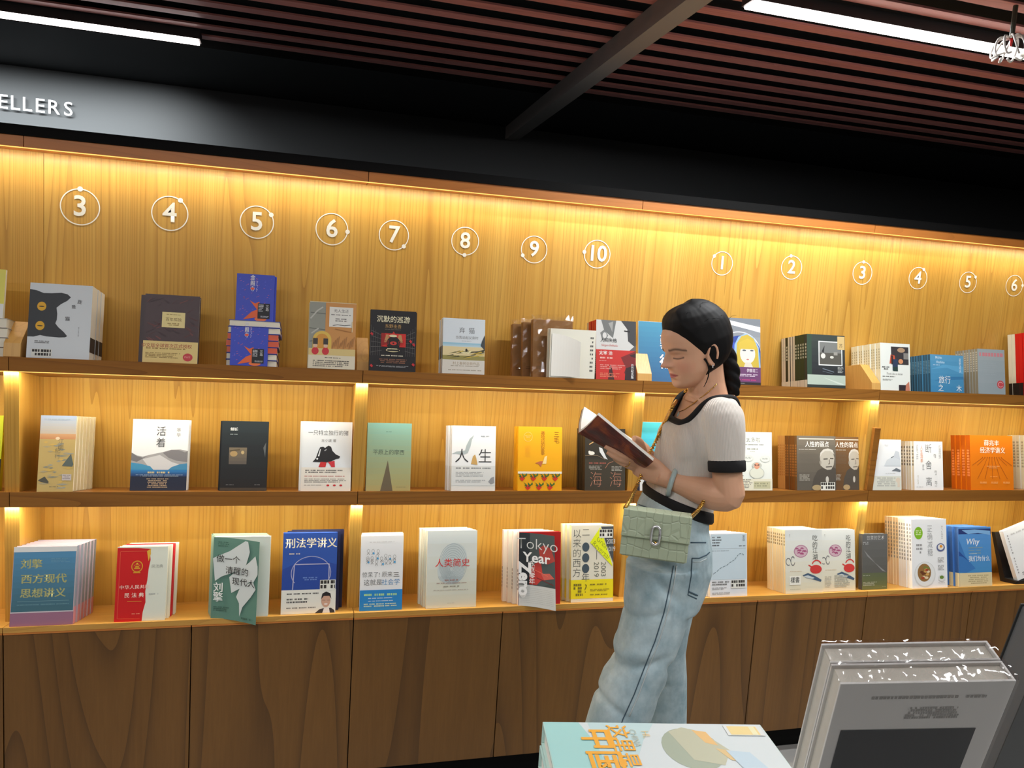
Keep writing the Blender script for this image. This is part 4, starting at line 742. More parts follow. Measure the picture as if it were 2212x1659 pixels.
book('C', 606, 724, 1152, .022, 'royal blue book with white circle outline, portrait and white foot band', 'royal blue book', (44, 84, 170), art, n=0, back=[(2, (30, 34, 70), (24, 26, 50))], d=.018, dx=.012, pages=PAGEW, gap=.012)
def art(a):
    a.rows(.2, .905, .8, .92, 1, (190, 190, 190)); rn = random.Random(8)
    for i in range(17):
        x = .18+.62*((i % 7)/6.)+rn.uniform(-.02, .02); z = .6+.08*(i//7)+rn.uniform(-.02, .02)+(.03 if i < 7 else 0); a.ring(x, z+.03, .035, .024, (140, 140, 140), .18, 14); a.stroke([(x-.03, z-.02), (x, z+.006), (x+.03, z-.02)], .012, (150, 150, 150))
        if i % 3 == 0: a.ell(x+.015, z, .022, .016, (70, 160, 214), 10)
        a.k = 3+i % 5
    a.k = 9; a.txt('惊呆了! 原来', .4, .475, .078, (96, 96, 98), bold=-.006, sx=.95); a.txt('这就是', .3, .37, .088, (80, 80, 82), bold=-.004, sx=.95); a.txt('社会学', .72, .37, .088, (46, 120, 176), bold=-.004, sx=.95); a.stroke([(.78, .5), (.9, .5)], .014, GR); a.stroke([(.8, .475), (.9, .475)], .014, GR); a.stroke([(.78, .45), (.92, .45)], .014, GR)
    a.rect(0, 0, 1, .275, (34, 130, 200)); a.rows(.1, .19, .9, .225, 1, (170, 214, 150), .8); a.rows(.2, .15, .8, .17, 1, (206, 226, 240)); a.rows(.2, .115, .8, .132, 1, (206, 226, 240)); a.rows(.1, .04, .88, .095, 2, (190, 214, 190))
book('C', 776, 868, 1158, .02, 'white paperback with tiny line figures and a bright blue foot band', 'tiny figures paperback', (232, 234, 236), art, n=3, d=.02, dx=.0025, side=0, pages=PAGEW, spine=(232, 230, 224))
def art(a):
    a.grad(0, 0, 1, 1, (214, 214, 196), (222, 230, 228), 6); a.ell(.55, .64, .25, .2, (206, 216, 216)); a.ell(.48, .48, .27, .18, (206, 216, 216))
    for i in range(11): a.ring(.52-.003*i, .57-.007*i, .28-.024*i, .262-.0225*i, (172, 186, 190), min(.5, .008/(.28-.024*i)), 44)
    for i in range(6): a.ring(.47, .43, .25-.03*i, .115-.014*i, (178, 190, 194), min(.5, .008/(.25-.03*i)), 24, 190, 350)
    a.txt('人类简史', .51, .575, .115, (214, 40, 40), bold=.0, sx=1.02); a.rows(.36, .34, .64, .365, 1, (170, 120, 110)); a.rows(.2, .305, .82, .325, 1, (176, 150, 140)); a.rows(.34, .255, .66, .285, 1, (150, 146, 130)); a.rows(.14, .22, .86, .235, 1, (170, 160, 150)); a.rows(.42, .055, .56, .065, 1, (160, 156, 140))
book('C', 920, 1028, 1147, .022, 'pale grey book with a large fingerprint and red title', 'fingerprint book', (218, 220, 206), art, n=3, d=.016, dx=-.005, pages=PAGEW, spine=(226, 222, 204))
def art(a):
    a.rect(0, .29, 1, 1, (72, 82, 82)); a.rect(0, .29, .3, 1, (40, 46, 52)); a.poly([(.55, .8), (.7, .86), (.9, .82), (1, .66), (.8, .6), (.6, .66)], (176, 64, 54)); a.poly([(.3, .5), (.5, .62), (.62, .6), (.66, .45), (.86, .42), (.6, .36), (.5, .3), (.3, .3)], (196, 60, 52)); a.poly([(.62, .46), (.85, .48), (.98, .42), (.7, .38)], (206, 96, 84)); a.poly([(.7, .3), (.9, .36), (.98, .3)], (60, 74, 70)); a.stroke([(.35, .52), (.8, .44)], .02, (226, 110, 90)); a.stroke([(.5, .4), (.95, .33)], .02, (120, 40, 40))
    a.txt('Tokyo', .5, .85, .215, (214, 216, 214), bold=-.012, sx=1.02); a.txt('Year', .48, .665, .19, (240, 240, 240), bold=.02); a.txt('Zero', .14, .37, .22, (240, 240, 240), bold=.045, rot=-90); a.txt('东京零年', .36, .46, .082, (240, 236, 234), True, .02, line=.98)
    a.rect(0, 0, 1, .29, (206, 208, 206)); a.rows(.05, .03, .95, .25, 9, (180, 182, 180), .2, 2, 0); a.ring(.12, .17, .09, .06, (240, 240, 240), .3, 20)
t2, *_ = book('C', 1119, 1210, 1150, .02, 'grey paperback with red flower and large English title, its cover lifting off', 'red flower paperback', (180, 24, 28), art_lift((110, 112, 112), art, .8, .045, .01), back=[(1, (230, 226, 216), (226, 214, 204)), (2, (232, 222, 206), (226, 206, 196))], d=.01, dr=.006, dx=-.012, spine=(222, 212, 204), pages=PAGEW, gap=.002, sart=spine_rows((120, 110, 106), .2, .5, blocks=6))
def art(a):
    a.rect(0, .045, 1, .29, (234, 214, 20)); a.txt('二', .34, .9, .12, K, bold=-.012)
    for z in (.715, .575, .435): a.ell(.34, z, .085, .06, (66, 80, 90))
    a.txt('年', .34, .31, .12, K, bold=-.012); a.txt('以来的西方', .13, .63, .125, (50, 54, 58), True, -.014, line=1.02); a.stroke([(.6, .67), (.6, .55)], .012, GR); a.txt('2019', .59, .42, .1, (110, 112, 100), rot=-90, bold=-.008); a.txt('2003', .76, .42, .1, (110, 112, 100), rot=-90, bold=-.008)
    a.poly([(.7, .98), (1, .98), (1, .5), (.85, .72)], (70, 74, 78)); a.txt('2003', .94, .78, .09, (220, 220, 216), bold=0, sx=.7); a.txt('2019', .94, .68, .09, (220, 220, 216), bold=0, sx=.7); a.poly([(.44, .775), (.68, .97), (.99, .45), (.8, .56)], (228, 236, 20)); a.txt('Great', .74, .76, .1, (130, 140, 40), rot=-42, bold=-.01, sx=.9); a.txt('Reversal', .7, .67, .1, (130, 140, 40), rot=-42, bold=-.01, sx=.9); sticker(a, .66, .83, .98, .945)
    a.rows(.06, .07, .3, .24, 4, (120, 106, 30), .7); a.txt('?', .34, .17, .16, (120, 106, 30), bold=-.01); a.rows(.45, .2, .85, .235, 1, (140, 124, 30)); a.rows(.45, .13, .92, .165, 2, (140, 124, 30)); a.rows(.45, .075, .9, .1, 1, (140, 124, 30))
book('C', 1233, 1324, 1135, .019, 'cream paperback with dark dots, yellow band and diagonal yellow flash', 'dotted yellow-banded paperback', (222, 216, 196), art, n=2, d=.016, dx=-.008, spine=(222, 206, 150), sart=patch((226, 204, 40), .04, .29), gap=.002)
def art(a):
    a.rect(.02, .27, .98, .985, (196, 212, 220)); a.rows(.06, .78, .32, .95, 4, (80, 84, 88), .5, 3, .5); a.txt('复盘', .91, .92, .05, (70, 74, 78), True, -.005); a.rows(.78, .78, .96, .805, 1, (70, 74, 78)); a.stroke([(.04, .76), (.96, .76)], .005, (150, 160, 166)); a.rows(.05, .715, .55, .73, 1, (130, 140, 146))
    pts = [(.08, .36), (.18, .4), (.25, .44), (.34, .47), (.44, .49), (.52, .53), (.6, .56), (.66, .58), (.72, .63), (.78, .67), (.86, .675), (.93, .64)]
    for p, q in zip(pts, pts[1:]): a.stroke([p, ((p[0]+q[0])/2, (p[1]+q[1])/2+.004), (p[0]*.3+q[0]*.7, p[1]*.3+q[1]*.7)], .012, (80, 104, 112))
    a.rows(.05, .17, .52, .245, 2, (110, 110, 110)); a.rows(.05, .11, .45, .15, 2, (140, 140, 140)); a.rows(.05, .03, .55, .07, 2, (160, 160, 160)); sticker(a, .56, .13, .94, .26)
book('C', 1534, 1614, 1153, .0155, 'white and pale blue paperback with a rising line of tiny marks', 'rising line paperback', (228, 230, 232), art, n=4, d=.008, dx=-.008, pages=PAGEW)
def food(a, st=True):
    a.grad(0, 0, 1, 1, (222, 216, 190), (220, 224, 220), 6); a.ell(.42, .66, .19, .1, (176, 120, 146)); a.ell(.42, .66, .17, .088, (206, 176, 186)); rn = random.Random(3)
    for i in range(9): x, z = .42+rn.uniform(-.11, .11), .66+rn.uniform(-.055, .055); a.stroke([(x-.04, z), (x, z+.014), (x+.04, z-.004)], .03, (166, 80, 120)); a.k = 4+i % 3
    a.k = 8; a.ring(.08, .5, .07, .06, (96, 96, 100), .2, 18, 0, 300); a.ring(.2, .51, .06, .075, (96, 96, 100), .2, 18, 40, 340); a.ell(.82, .37, .16, .07, (206, 60, 56)); a.stroke([(.7, .41), (.62, .44)], .03, (206, 60, 56)); a.ring(.84, .43, .14, .09, (206, 60, 56), .22, 18, 20, 160); a.poly([(.45, .28), (.6, .315), (.78, .27), (.97, .2), (.95, .17), (.75, .21), (.55, .24)], (70, 92, 116)); a.poly([(.48, .265), (.6, .28), (.78, .235), (.72, .22), (.56, .24)], (196, 204, 204))
    for ch, z in zip('吃的江湖', (.86, .755, .665, .56)): a.txt(ch, .8, z, .1, (50, 50, 50), bold=-.005)
    a.rows(.12, .34, .45, .352, 1, (196, 150, 90)); a.rows(.1, .88, .13, .93, 3, (170, 170, 166))
    if st: a.rect(.1, .135, .4, .275, (236, 234, 222)); a.txt('樣書', .25, .205, .1, (46, 46, 44), bold=.01, sx=.85); a.rows(.12, .06, .4, .07, 1, (150, 150, 130))
    else: a.rows(.1, .06, .3, .25, 8, (190, 186, 170)); a.rows(.38, .05, .85, .26, 7, (170, 168, 154))
book('C', 1697, 1777, 1145, .0115, 'cream paperback with a walnut, crab and fish, bearing a sample sticker', 'walnut and crab paperback', (224, 218, 196), food, n=8, d=.012, dx=-.0005, spine=(234, 218, 176), gap=.0006, sart=spine_rows((130, 116, 80), .75, .95, blocks=4), pages=PAGEW)
book('C', 1774, 1848, 1145, .0115, 'cream paperback with a walnut, crab and fish, right-hand one without a sticker', 'right-hand walnut and crab paperback', (224, 218, 196), lambda a: food(a, False), n=2, d=.022, spine=(234, 218, 176), pages=PAGEW)
def art(a):
    a.grad(0, 0, 1, .3, (104, 112, 70), (96, 104, 74), 4); a.grad(0, .3, 1, 1, (92, 92, 88), (104, 104, 102), 5); a.poly([(.05, .72), (.2, .6), (.95, .31), (.8, .33)], (140, 140, 138)); a.txt('饮茶的艺术', .52, .925, .085, (206, 208, 206), bold=-.008, sx=.9); a.rows(.02, .8, .25, .86, 2, (180, 182, 180)); a.rows(.04, .24, .32, .26, 1, (176, 180, 160)); a.rows(.04, .06, .6, .14, 3, (176, 180, 160)); a.rows(.8, .035, .95, .05, 1, (170, 174, 150))
book('C', 1862, 1916, 1154, .02, 'grey paperback with olive foot standing right of the divider', 'grey and olive paperback', (100, 100, 98), art, n=0, d=.026, lean=ALPHA*.8, pages=PAGEW)
def art(a):
    a.ell(.2, .8, .12, .09, (130, 186, 36)); a.rows(.12, .76, .28, .84, 3, (226, 240, 190), align='c'); a.txt('正确减糖', .52, .68, .115, (120, 122, 124), True, -.012, sx=.85); a.rows(.13, .48, .3, .64, 3, (150, 150, 150)); a.rows(.85, .7, .9, .9, 8, (190, 190, 190)); a.ell(.36, .2, .3, .185, (214, 216, 214)); a.ell(.36, .205, .28, .172, (232, 234, 232)); a.ell(.34, .225, .19, .13, (150, 110, 60)); rn = random.Random(6)
    for i in range(16): a.ell(.34+rn.uniform(-.12, .12), .225+rn.uniform(-.08, .08), .05, .02, rn.choice([(206, 160, 90), (226, 206, 170), (110, 60, 34), (170, 70, 40), (120, 130, 60)]), 8); a.k = 9+i % 4
    a.k = 14; a.ell(.82, .585, .12, .06, (96, 106, 150)); a.ell(.82, .59, .085, .042, (230, 228, 220)); a.ell(.83, .6, .04, .02, (232, 150, 40)); a.ell(.83, .14, .1, .05, (222, 224, 222)); a.ell(.83, .15, .06, .025, (110, 140, 60)); a.rows(.73, .36, .92, .44, 4, (160, 160, 160)); a.rows(.73, .25, .92, .33, 4, (160, 160, 160)); a.rows(.73, .06, .92, .075, 1, (160, 160, 160))
book('C', 1971, 2047, 1122, .0125, 'white cookbook with a plate of food and a green oval', 'plate of food cookbook', (240, 242, 242), art, back=[(4, (240, 242, 242), (236, 234, 226)), (5, (226, 206, 170), (218, 190, 148))], d=.01, dx=-.0005, gap=.0006, sart=spine_rows((130, 130, 124), .4, .95, blocks=10), pages=PAGEW)
def art(a):
    a.grad(0, .23, 1, 1, (74, 144, 200), (90, 150, 216), 8); a.rect(0, .88, 1, .97, (40, 60, 120)); a.poly([(.1, .95), (.5, .96), (.98, .93), (.98, .86), (.6, .9), (.3, .88)], (130, 180, 226)); a.poly([(0, .8), (.2, .5), (.5, .3), (.2, .23), (0, .25)], (60, 120, 186)); a.poly([(0, .6), (.3, .42), (.12, .5), (0, .52)], (40, 80, 150)); a.txt('Why', .42, .75, .14, (236, 240, 244), bold=.01, shear=.2); a.rows(.3, .52, .75, .66, 3, (130, 160, 170), .4, 4, .2); a.txt('我们为什么', .62, .46, .1, (226, 234, 240), bold=.01, sx=.9); a.stroke([(.32, .55), (.55, .55)], .01, (190, 214, 230))
    a.rect(0, 0, 1, .23, (226, 210, 164)); a.rows(.25, .03, .9, .19, 5, (180, 160, 116), align='c')
book('C', 2073, 2143, 1139, .019, 'blue paperback with a white slanted title and cream foot band', 'blue cream-banded paperback', (70, 120, 190), art, n=3, d=.006, dx=-.009, spine=(60, 96, 150), sart=patch((226, 210, 164), 0, .23), gap=.002)
# white folder leaning on a black stand at the right edge
Xa = solvex(2196, 'C', .02); P_ = base('C', Xa, .02)
t = empty('book'); t.matrix_world = M.Translation(P_+V((.004, .0, .012)))@M.Rotation(math.radians(-30), 4, 'Y')@M.Rotation(-ALPHA*1.3, 4, 'X'); t.matrix_world = M.Translation(P_+V((.004, 0, .012)))@M.Rotation(-ALPHA*1.2, 4, 'X')@M.Rotation(math.radians(-17), 4, 'Y')
cv, pg = block_meshes(.16, .2, .018, cov((234, 236, 236)), PAGEW); link('cover', cv, t); link('pages', pg, t); a = Art(.16, .2, t); a.rows(.08, .1, .12, .9, 14, (150, 150, 150)); a.rows(.2, .85, .8, .9, 1, (190, 190, 190)); a.rows(.2, .05, .6, .12, 2, (120, 120, 120)); a.end(); tag(t, 'white book propped askew on the black stand at the right edge', 'book')
b = MB(); b.prism([(0, 0), (0, .012), (.05, .016), (.09, .19), (.105, .19), (.07, 0)], 0, .2, mat((22, 22, 24), .4)); o = b.obj('book_stand', recalc=True); o.matrix_world = M.Translation(base('C', Xa-.012, .012))@M.Rotation(-ALPHA, 4, 'X'); tag(o, 'black book stand holding the askew white book', 'stand')
# ------------------------------------------------------------------ the reading woman
YP = -.55
def wp(px, py, dy=0): return at(px, py, 1, YP+dy)
def frame(deg):
    f = V((-math.cos(math.radians(deg)), math.sin(math.radians(deg)), 0)); return f, V((f.y*-1, f.x, 0))*1.0
FB, LB = frame(5); LB = V((-FB.y, FB.x, 0)); LB = LB if LB.y < 0 else -LB     # LB points to her left, towards the camera
FH, LH = frame(-2); LH = V((-FH.y, FH.x, 0)); LH = LH if LH.y < 0 else -LH
def ring(c, a, b_, n=28, ex=2.0):
    out = []
    for i in range(n):
        t = 2*math.pi*i/n; x, y = math.cos(t), math.sin(t)
        k = (abs(x)**ex+abs(y)**ex)**(-1/ex); out.append(c+a*(x*k)+b_*(y*k))
    return out
def remesh(mb, voxel, smooth, name, mats, fac=.5):
    me = mb.mesh(name+'_raw'); bm = bmesh.new(); bm.from_mesh(me); bmesh.ops.recalc_face_normals(bm, faces=bm.faces); bm.to_mesh(me); bm.free()
    o = bpy.data.objects.new(name, me); COL.objects.link(o)
    r = o.modifiers.new('r', 'REMESH'); r.mode = 'VOXEL'; r.voxel_size = voxel; r.use_smooth_shade = True
    if smooth: s = o.modifiers.new('s', 'SMOOTH'); s.factor = fac; s.iterations = smooth
    bpy.context.view_layer.update(); dg = bpy.context.evaluated_depsgraph_get()
    out = bpy.data.meshes.new_from_object(o.evaluated_get(dg)); bpy.data.objects.remove(o); bpy.data.meshes.remove(me)
    out.name = name; out.materials.clear()
    for m in mats: out.materials.append(m)
    out.polygons.foreach_set('use_smooth', [True]*len(out.polygons))
    return out
def lerp(tab, z):
    """smooth table lookup"""
    if z <= tab[0][0]: return tab[0][1]
    for (a, va), (b_, vb) in zip(tab, tab[1:]):
        if z <= b_:
            t = (z-a)/(b_-a); t = t*t*(3-2*t) if len(tab) < 4 else t; return va+(vb-va)*t
    return tab[-1][1]
DUM = mat((200, 150, 120), name='skin_base')
person = empty('person', (wp(1430, 1560).x, YP, 0)); PO = V(person.location)
tag(person, 'woman in white knit top and pale jeans reading beside the shelves', 'person')
# head, in its own frame: x forward, y to her left, z up from the chin
FRONT = [(0, .052), (.005, .064), (.011, .0715), (.02, .0755), (.035, .0758), (.05, .0755), (.065, .0755), (.08, .0752), (.095, .0745), (.108, .0752), (.118, .078), (.128, .0808), (.145, .0815), (.162, .078), (.178, .069), (.192, .055), (.203, .036), (.207, .02), (.209, .004)]
BACK = [(0, .012), (.012, -.006), (.025, -.024), (.04, -.045), (.06, -.068), (.085, -.085), (.11, -.094), (.135, -.097), (.155, -.094), (.175, -.082), (.192, -.063), (.203, -.044), (.207, -.028), (.209, -.014)]
HALF = [(0, .017), (.006, .026), (.014, .035), (.024, .043), (.036, .050), (.05, .0585), (.065, .0645), (.085, .069), (.105, .0705), (.13, .0725), (.15, .070), (.17, .063), (.188, .051), (.2, .036), (.206, .022), (.209, .007)]
def head_pt(th, z):
    xf, xb, w_ = lerp(FRONT, z), lerp(BACK, z), lerp(HALF, z); cx = (xf+xb)/2; rx = (xf-xb)/2
    c, s = math.cos(th), math.sin(th); ex = 2.2 if c > 0 else 2.0
    k = (abs(c)**ex+abs(s)**ex)**(-1/ex); x, y = cx+rx*c*k, w_*s*k
    g = lambda y0, z0, sy, sz: math.exp(-((y-y0)/sy)**2-((z-z0)/sz)**2)
    if c > 0:
        x += .0255*g(0, .0825, .0092, .0095)+.015*g(0, .096, .0078, .013)+.007*g(0, .108, .0075, .011)   # nose
        x += .003*g(0, .014, .013, .009)-.0045*g(0, .0315, .02, .0065)+.0052*g(0, .0425, .0135, .0048)+.0062*g(0, .0545, .0145, .0046)-.0035*g(0, .0485, .02, .0019)
        for s_ in (-1, 1):
            x += .0095*g(s_*.0128, .0795, .0066, .0062)                                        # wings of the nose
            x -= .0095*g(s_*.031, .105, .016, .0080)-.0056*g(s_*.031, .1035, .0125, .0056)    # socket and lowered lid
            x += .0035*g(s_*.03, .120, .02, .006)
            x += .0035*g(s_*.038, .078, .02, .018)                                             # cheek
            x -= .0022*g(s_*.023, .0485, .006, .006)
    return V((x, y, .09-(.09-z)*.9 if z < .09 else z))
EARC = V((-.008, 0, .088))
PIT = math.radians(17)
HEADC = wp(1506, 766, -.0)     # ear axis in the scene
def head_w(p):
    q = (p-EARC)*.95; x = q.x*math.cos(PIT)+q.z*math.sin(PIT); z = -q.x*math.sin(PIT)+q.z*math.cos(PIT)
    return HEADC+FH*x+LH*q.y+V((0, 0, 1))*z
nT, nZ = 88, 84
body = MB()
rows = []
for j in range(nZ+1):
    z = .209*(j/nZ); rows.append([head_w(head_pt(2*math.pi*i/nT, z)) for i in range(nT)])
body.loft(rows, DUM)
# ears
for s_ in (-1, 1):
    o_ = V((-.010, s_*.066, .094)); pts = []
    for i in range(13):
        a = math.radians(-70+i*24); pts.append(head_w(o_+V((math.cos(a)*.013-.004*math.sin(a), s_*(.009+.006*math.sin(a*.5)), math.sin(a)*.026+(.0 if math.sin(a) > 0 else .002)))))
    body.tube(pts, [.003]+[.0036]*11+[.003], DUM, 6)
    body.loft([ring(head_w(o_+V((0, s_*(.0+.006*k), 0))), FH*(.012), V((0, 0, 1))*(.025), 12) for k in range(2)], DUM)
    lo = head_w(o_+V((.004, s_*.008, -.028))); body.tube([lo+V((0, 0, .006)), lo, lo-V((0, 0, .002))], [.005, .006, .004], DUM, 8)
# neck and trunk (worn under the top)
SW = [(1463, 1086, 72, .118, 21), (1474, 1050, 69, .112, 16), (1486, 1004, 73, .122, 10), (1502, 962, 78, .136, 6), (1517, 922, 76, .142, 3), (1527, 890, 70, .144, 1), (1528, 868, 62, .135, -2), (1532, 850, 44, .09, -6)]
SPX = (wp(1500, 900)-wp(1500, 901)).length
def trunk_ring(cx, cy, h, q, tl, ins=0, n=36):
    c = wp(cx, cy); hm = h*SPX; ph = math.radians(22); p = math.sqrt(max(.0012, hm*hm-(q*math.sin(ph))**2))/math.cos(ph)
    return ring(c, FB*(p-ins)+V((0, 0, 1))*(tl*SPX), LB*(q-ins), n, 2.15)
body.loft([trunk_ring(*r, ins=.014) for r in SW[:-1]]+[ring(wp(1534, 852), FB*.062+V((0, 0, -.004)), LB*.068, 36)], DUM)
nk = [(wp(1530, 868), .060, .066), (wp(1529, 848), .051, .054), (wp(1526, 822), .047, .049), (wp(1522, 795), .047, .049), (wp(1522, 770), .045, .046)]
body.loft([ring(c, FB*a, LB*b_, 28) for c, a, b_ in nk], DUM)
# near arm
SH_ = wp(1566, 906, -.145); EL = wp(1573, 1078, -.165); WR = wp(1443, 1036, -.055); KN = wp(1381, 1000, -.012)
def limb(mb, pts, rad, n=20, fl=1.0):
    P = []; R_ = []
    for (a, ra), (b_, rb) in zip(zip(pts, rad), list(zip(pts, rad))[1:]):
        for k in range(4): t = k/4; P.append(a.lerp(b_, t)); R_.append(ra+(rb-ra)*t)
    P.append(pts[-1]); R_.append(rad[-1])
    for _ in range(2): P = [P[0]]+[(P[i-1]+P[i]*2+P[i+1])/4 for i in range(1, len(P)-1)]+[P[-1]]
    mb.tube(P, R_, DUM, n, flat=fl)
limb(body, [SH_+V((0, .03, 0)), SH_.lerp(EL, .4), SH_.lerp(EL, .8), EL+V((.004, 0, .006)), EL.lerp(WR, .22), EL.lerp(WR, .55), WR, WR.lerp(KN, .25)], [.034, .035, .036, .0385, .039, .033, .0225, .0235])
# hand: palm, four fingers up the back cover, thumb inside the book
def palm(mb, w0, k0, side, wid=.036, th=.014):
    ax = (k0-w0).normalized(); nrm = ax.cross(side).normalized(); sd = nrm.cross(ax)
    mb.loft([ring(w0.lerp(k0, t), sd*(wid*f), nrm*(th*g), 20, 2.4) for t, f, g in ((-.05, .6, 1.3), (.2, .72, 1.35), (.5, .92, 1.3), (.8, 1.0, 1.1), (1.0, .98, .85), (1.08, .85, .6))], DUM)
    return sd
sd = palm(body, WR, KN, V((.2, -.35, .9)))
FING = [[(1386, 984, -.030), (1358, 974, -.034), (1340, 966, -.034), (1327, 966, -.03)], [(1377, 993, -.022), (1345, 985, -.033), (1322, 972, -.032), (1307, 963, -.026)], [(1373, 1003, -.012), (1346, 995, -.029), (1326, 986, -.03), (1312, 976, -.024)], [(1376, 1014, -.004), (1355, 1006, -.02), (1338, 998, -.022), (1326, 990, -.018)]]
for fg, r0 in zip(FING, (.0088, .009, .0086, .0076)): limb(body, [WR.lerp(KN, .7)*.35+wp(*fg[0])*.65]+[wp(*q) for q in fg], [r0*1.05, r0*1.12, r0, r0*.88, r0*.7], 12)
limb(body, [WR.lerp(KN, .3), wp(1402, 990, .002), wp(1378, 972, .012), wp(1362, 960, .014)], [.013, .0115, .0098, .0075], 12)
# far arm and hand
SH2 = wp(1520, 880, .15); EL2 = wp(1478, 1040, .17); WR2 = wp(1412, 1000, .115); KN2 = wp(1365, 965, .10)
limb(body, [SH2-V((0, .03, 0)), SH2.lerp(EL2, .5), EL2, EL2.lerp(WR2, .5), WR2, WR2.lerp(KN2, .25)], [.045, .04, .037, .031, .022, .023])
palm(body, WR2, KN2, V((.2, .35, .9)))
for i in range(4): limb(body, [KN2+V((.004*i, .012*(i-1.5), -.012*i)), KN2+V((-.03+.004*i, .006*(i-1.5), .01-.013*i)), KN2+V((-.055+.006*i, -.012, .015-.012*i))], [.0092, .0088, .007], 12)
limb(body, [WR2.lerp(KN2, .4), KN2+V((.012, -.025, .02)), KN2+V((-.012, -.035, .03))], [.012, .0105, .008], 12)
bm_ = remesh(body, .0021, 3, 'body', [])
# skin colour: lips, brows and flush belong to the skin itself
def skin_mat():
    m = bpy.data.materials.new('skin'); m.use_nodes = True; nt = m.node_tree; b = nt.nodes['Principled BSDF']
    at_ = nt.nodes.new('ShaderNodeAttribute'); at_.attribute_name = 'tint'; nt.links.new(at_.outputs['Color'], b.inputs['Base Color'])
    b.inputs['Roughness'].default_value = .5; b.inputs['Subsurface Weight'].default_value = .12; b.inputs['Subsurface Radius'].default_value = (.01, .004, .002); b.inputs['Subsurface Scale'].default_value = .6; b.inputs['Specular IOR Level'].default_value = .35
    return m
bm_.materials.append(skin_mat())
ca = bm_.color_attributes.new('tint', 'FLOAT_COLOR', 'POINT'); SK = rgb((220, 170, 138)); LIP = rgb((186, 92, 92)); BROW = rgb((60, 42, 36)); FL = rgb((222, 150, 124)); LASH = rgb((48, 34, 30))
import numpy as np
co = np.empty(len(bm_.vertices)*3, np.float32); bm_.vertices.foreach_get('co', co); co = co.reshape(-1, 3)
q = co-np.array(HEADC); xh = q@np.array(FH); yh = q@np.array(LH); zh = q[:, 2]
xh, yh, zh = xh/.95, yh/.95, zh/.95; x0 = xh*math.cos(PIT)-zh*math.sin(PIT)+EARC.x; z0 = xh*math.sin(PIT)+zh*math.cos(PIT)+EARC.z
col = np.tile(np.array(SK, np.float32), (len(co), 1))
def tint(wt, c):
    global col
    wt = np.clip(wt, 0, 1)[:, None]; col = col*(1-wt)+np.array(c, np.float32)*wt
fr = (x0 > .035)
ya = np.abs(yh)
tint(fr*.55*np.exp(-((ya-.04)/.02)**2-((z0-.075)/.018)**2), FL)
tint(fr*.6*np.exp(-(ya/.012)**2-((z0-.083)/.008)**2), FL)
lipw = .0075*(1-(ya/.0235)**2)
tint(fr*(ya < .0235)*np.clip((lipw-np.abs(z0-.0526))/.0015, 0, 1)*.85, LIP)
tint(fr*(ya < .022)*np.exp(-((z0-.0526)/.0012)**2)*.8, rgb((120, 50, 52)))
bz = .1225+.0035*np.exp(-((ya-.035)/.012)**2)-.004*np.clip((ya-.045)/.012, 0, 1)
tint(fr*(ya > .013)*(ya < .056)*np.exp(-((z0-bz)/.0033)**2)*.85, BROW)
ez = .0985+.002*((ya-.031)/.014)**2
tint(fr*(ya > .0165)*(ya < .047)*np.exp(-((z0-ez)/.0018)**2)*.95, LASH)
tint(fr*(ya > .018)*(ya < .044)*.25*np.exp(-((z0-.104)/.003)**2), rgb((170, 110, 86)))
ca.data.foreach_set('color', col.astype(np.float32).ravel())
def world_part(name, me, **kw):
    """meshes made in scene coordinates, parented to the person"""
    me.transform(M.Translation(-PO)); o = link(name, me, person); return o
world_part('body', bm_)
# hair
HAIR = mat((9, 8, 8), .6, name='black_hair', spec=.22)
def hairline(th):
    d = abs(math.degrees(math.atan2(math.sin(th), math.cos(th))))
    return lerp([(0, .177), (22, .175), (40, .166), (55, .147), (68, .120), (80, .094), (88, .084), (96, .055), (110, .025), (180, .02)], d)
hb = MB(); rows = []; nZ2 = 70
for j in range(nZ2+1):
    z = .212*(j/nZ2); r = []
    for i in range(nT):
        th = 2*math.pi*i/nT; p = head_pt(th, min(z, .2085)); d = abs(math.degrees(math.atan2(math.sin(th), math.cos(th))))
        m_ = (z-hairline(th))/.032; m_ = max(-.9, min(1, m_)); back_ = max(0, -math.cos(th))
        thick = (.010+.013*max(0, (z-.15)/.06)+.008*back_)*(1+.02*math.sin(th*31+z*60)); cen = V((-.01, 0, min(z, .14)))
        n = (p-cen); n = n.normalized() if n.length else V((0, 0, 1)); p = p+n*(thick*m_ if m_ > 0 else .012*m_)
        r.append(head_w(p))
    rows.append(r)
hb.loft(rows, HAIR)
# gathered braid down the nape
bp = [(1548, 735, .0), (1566, 765, -.0), (1578, 800, -.005), (1582, 830, -.01), (1583, 852, -.012)]
for k in range(3):
    pts = []; N_ = 30
    for i in range(N_+1):
        t = i/N_*(len(bp)-1); a = min(int(t), len(bp)-2); f = t-a; c = wp(*bp[a]).lerp(wp(*bp[a+1]), f); an = t*2.3+k*2.094; rr = .012*(1-.35*i/N_)
        pts.append(c+FB*math.cos(an)*rr+LB*math.sin(an)*rr*1.1)
    hb.tube(pts, [.021-.011*i/N_ for i in range(N_+1)], HAIR, 10)
hm = remesh(hb, .0028, 6, 'hair', [HAIR]); world_part('hair', hm)
fly = MB(); rn = random.Random(3)
for i in range(34):
    th = rn.choice([-1, 1])*rn.uniform(.9, math.pi); z = rn.uniform(.15, .205); p = head_pt(th, z); n = (p-V((-.01, 0, .1))).normalized(); a = head_w(p+n*.017); e = V((rn.uniform(-1, 1), rn.uniform(-1, 1), rn.uniform(.0, 1)))*.018; fly.tube([a, a+e*.6+V((0, 0, .002)), a+e+FB*-.008], [.0005, .0004, .0002], HAIR, 4)
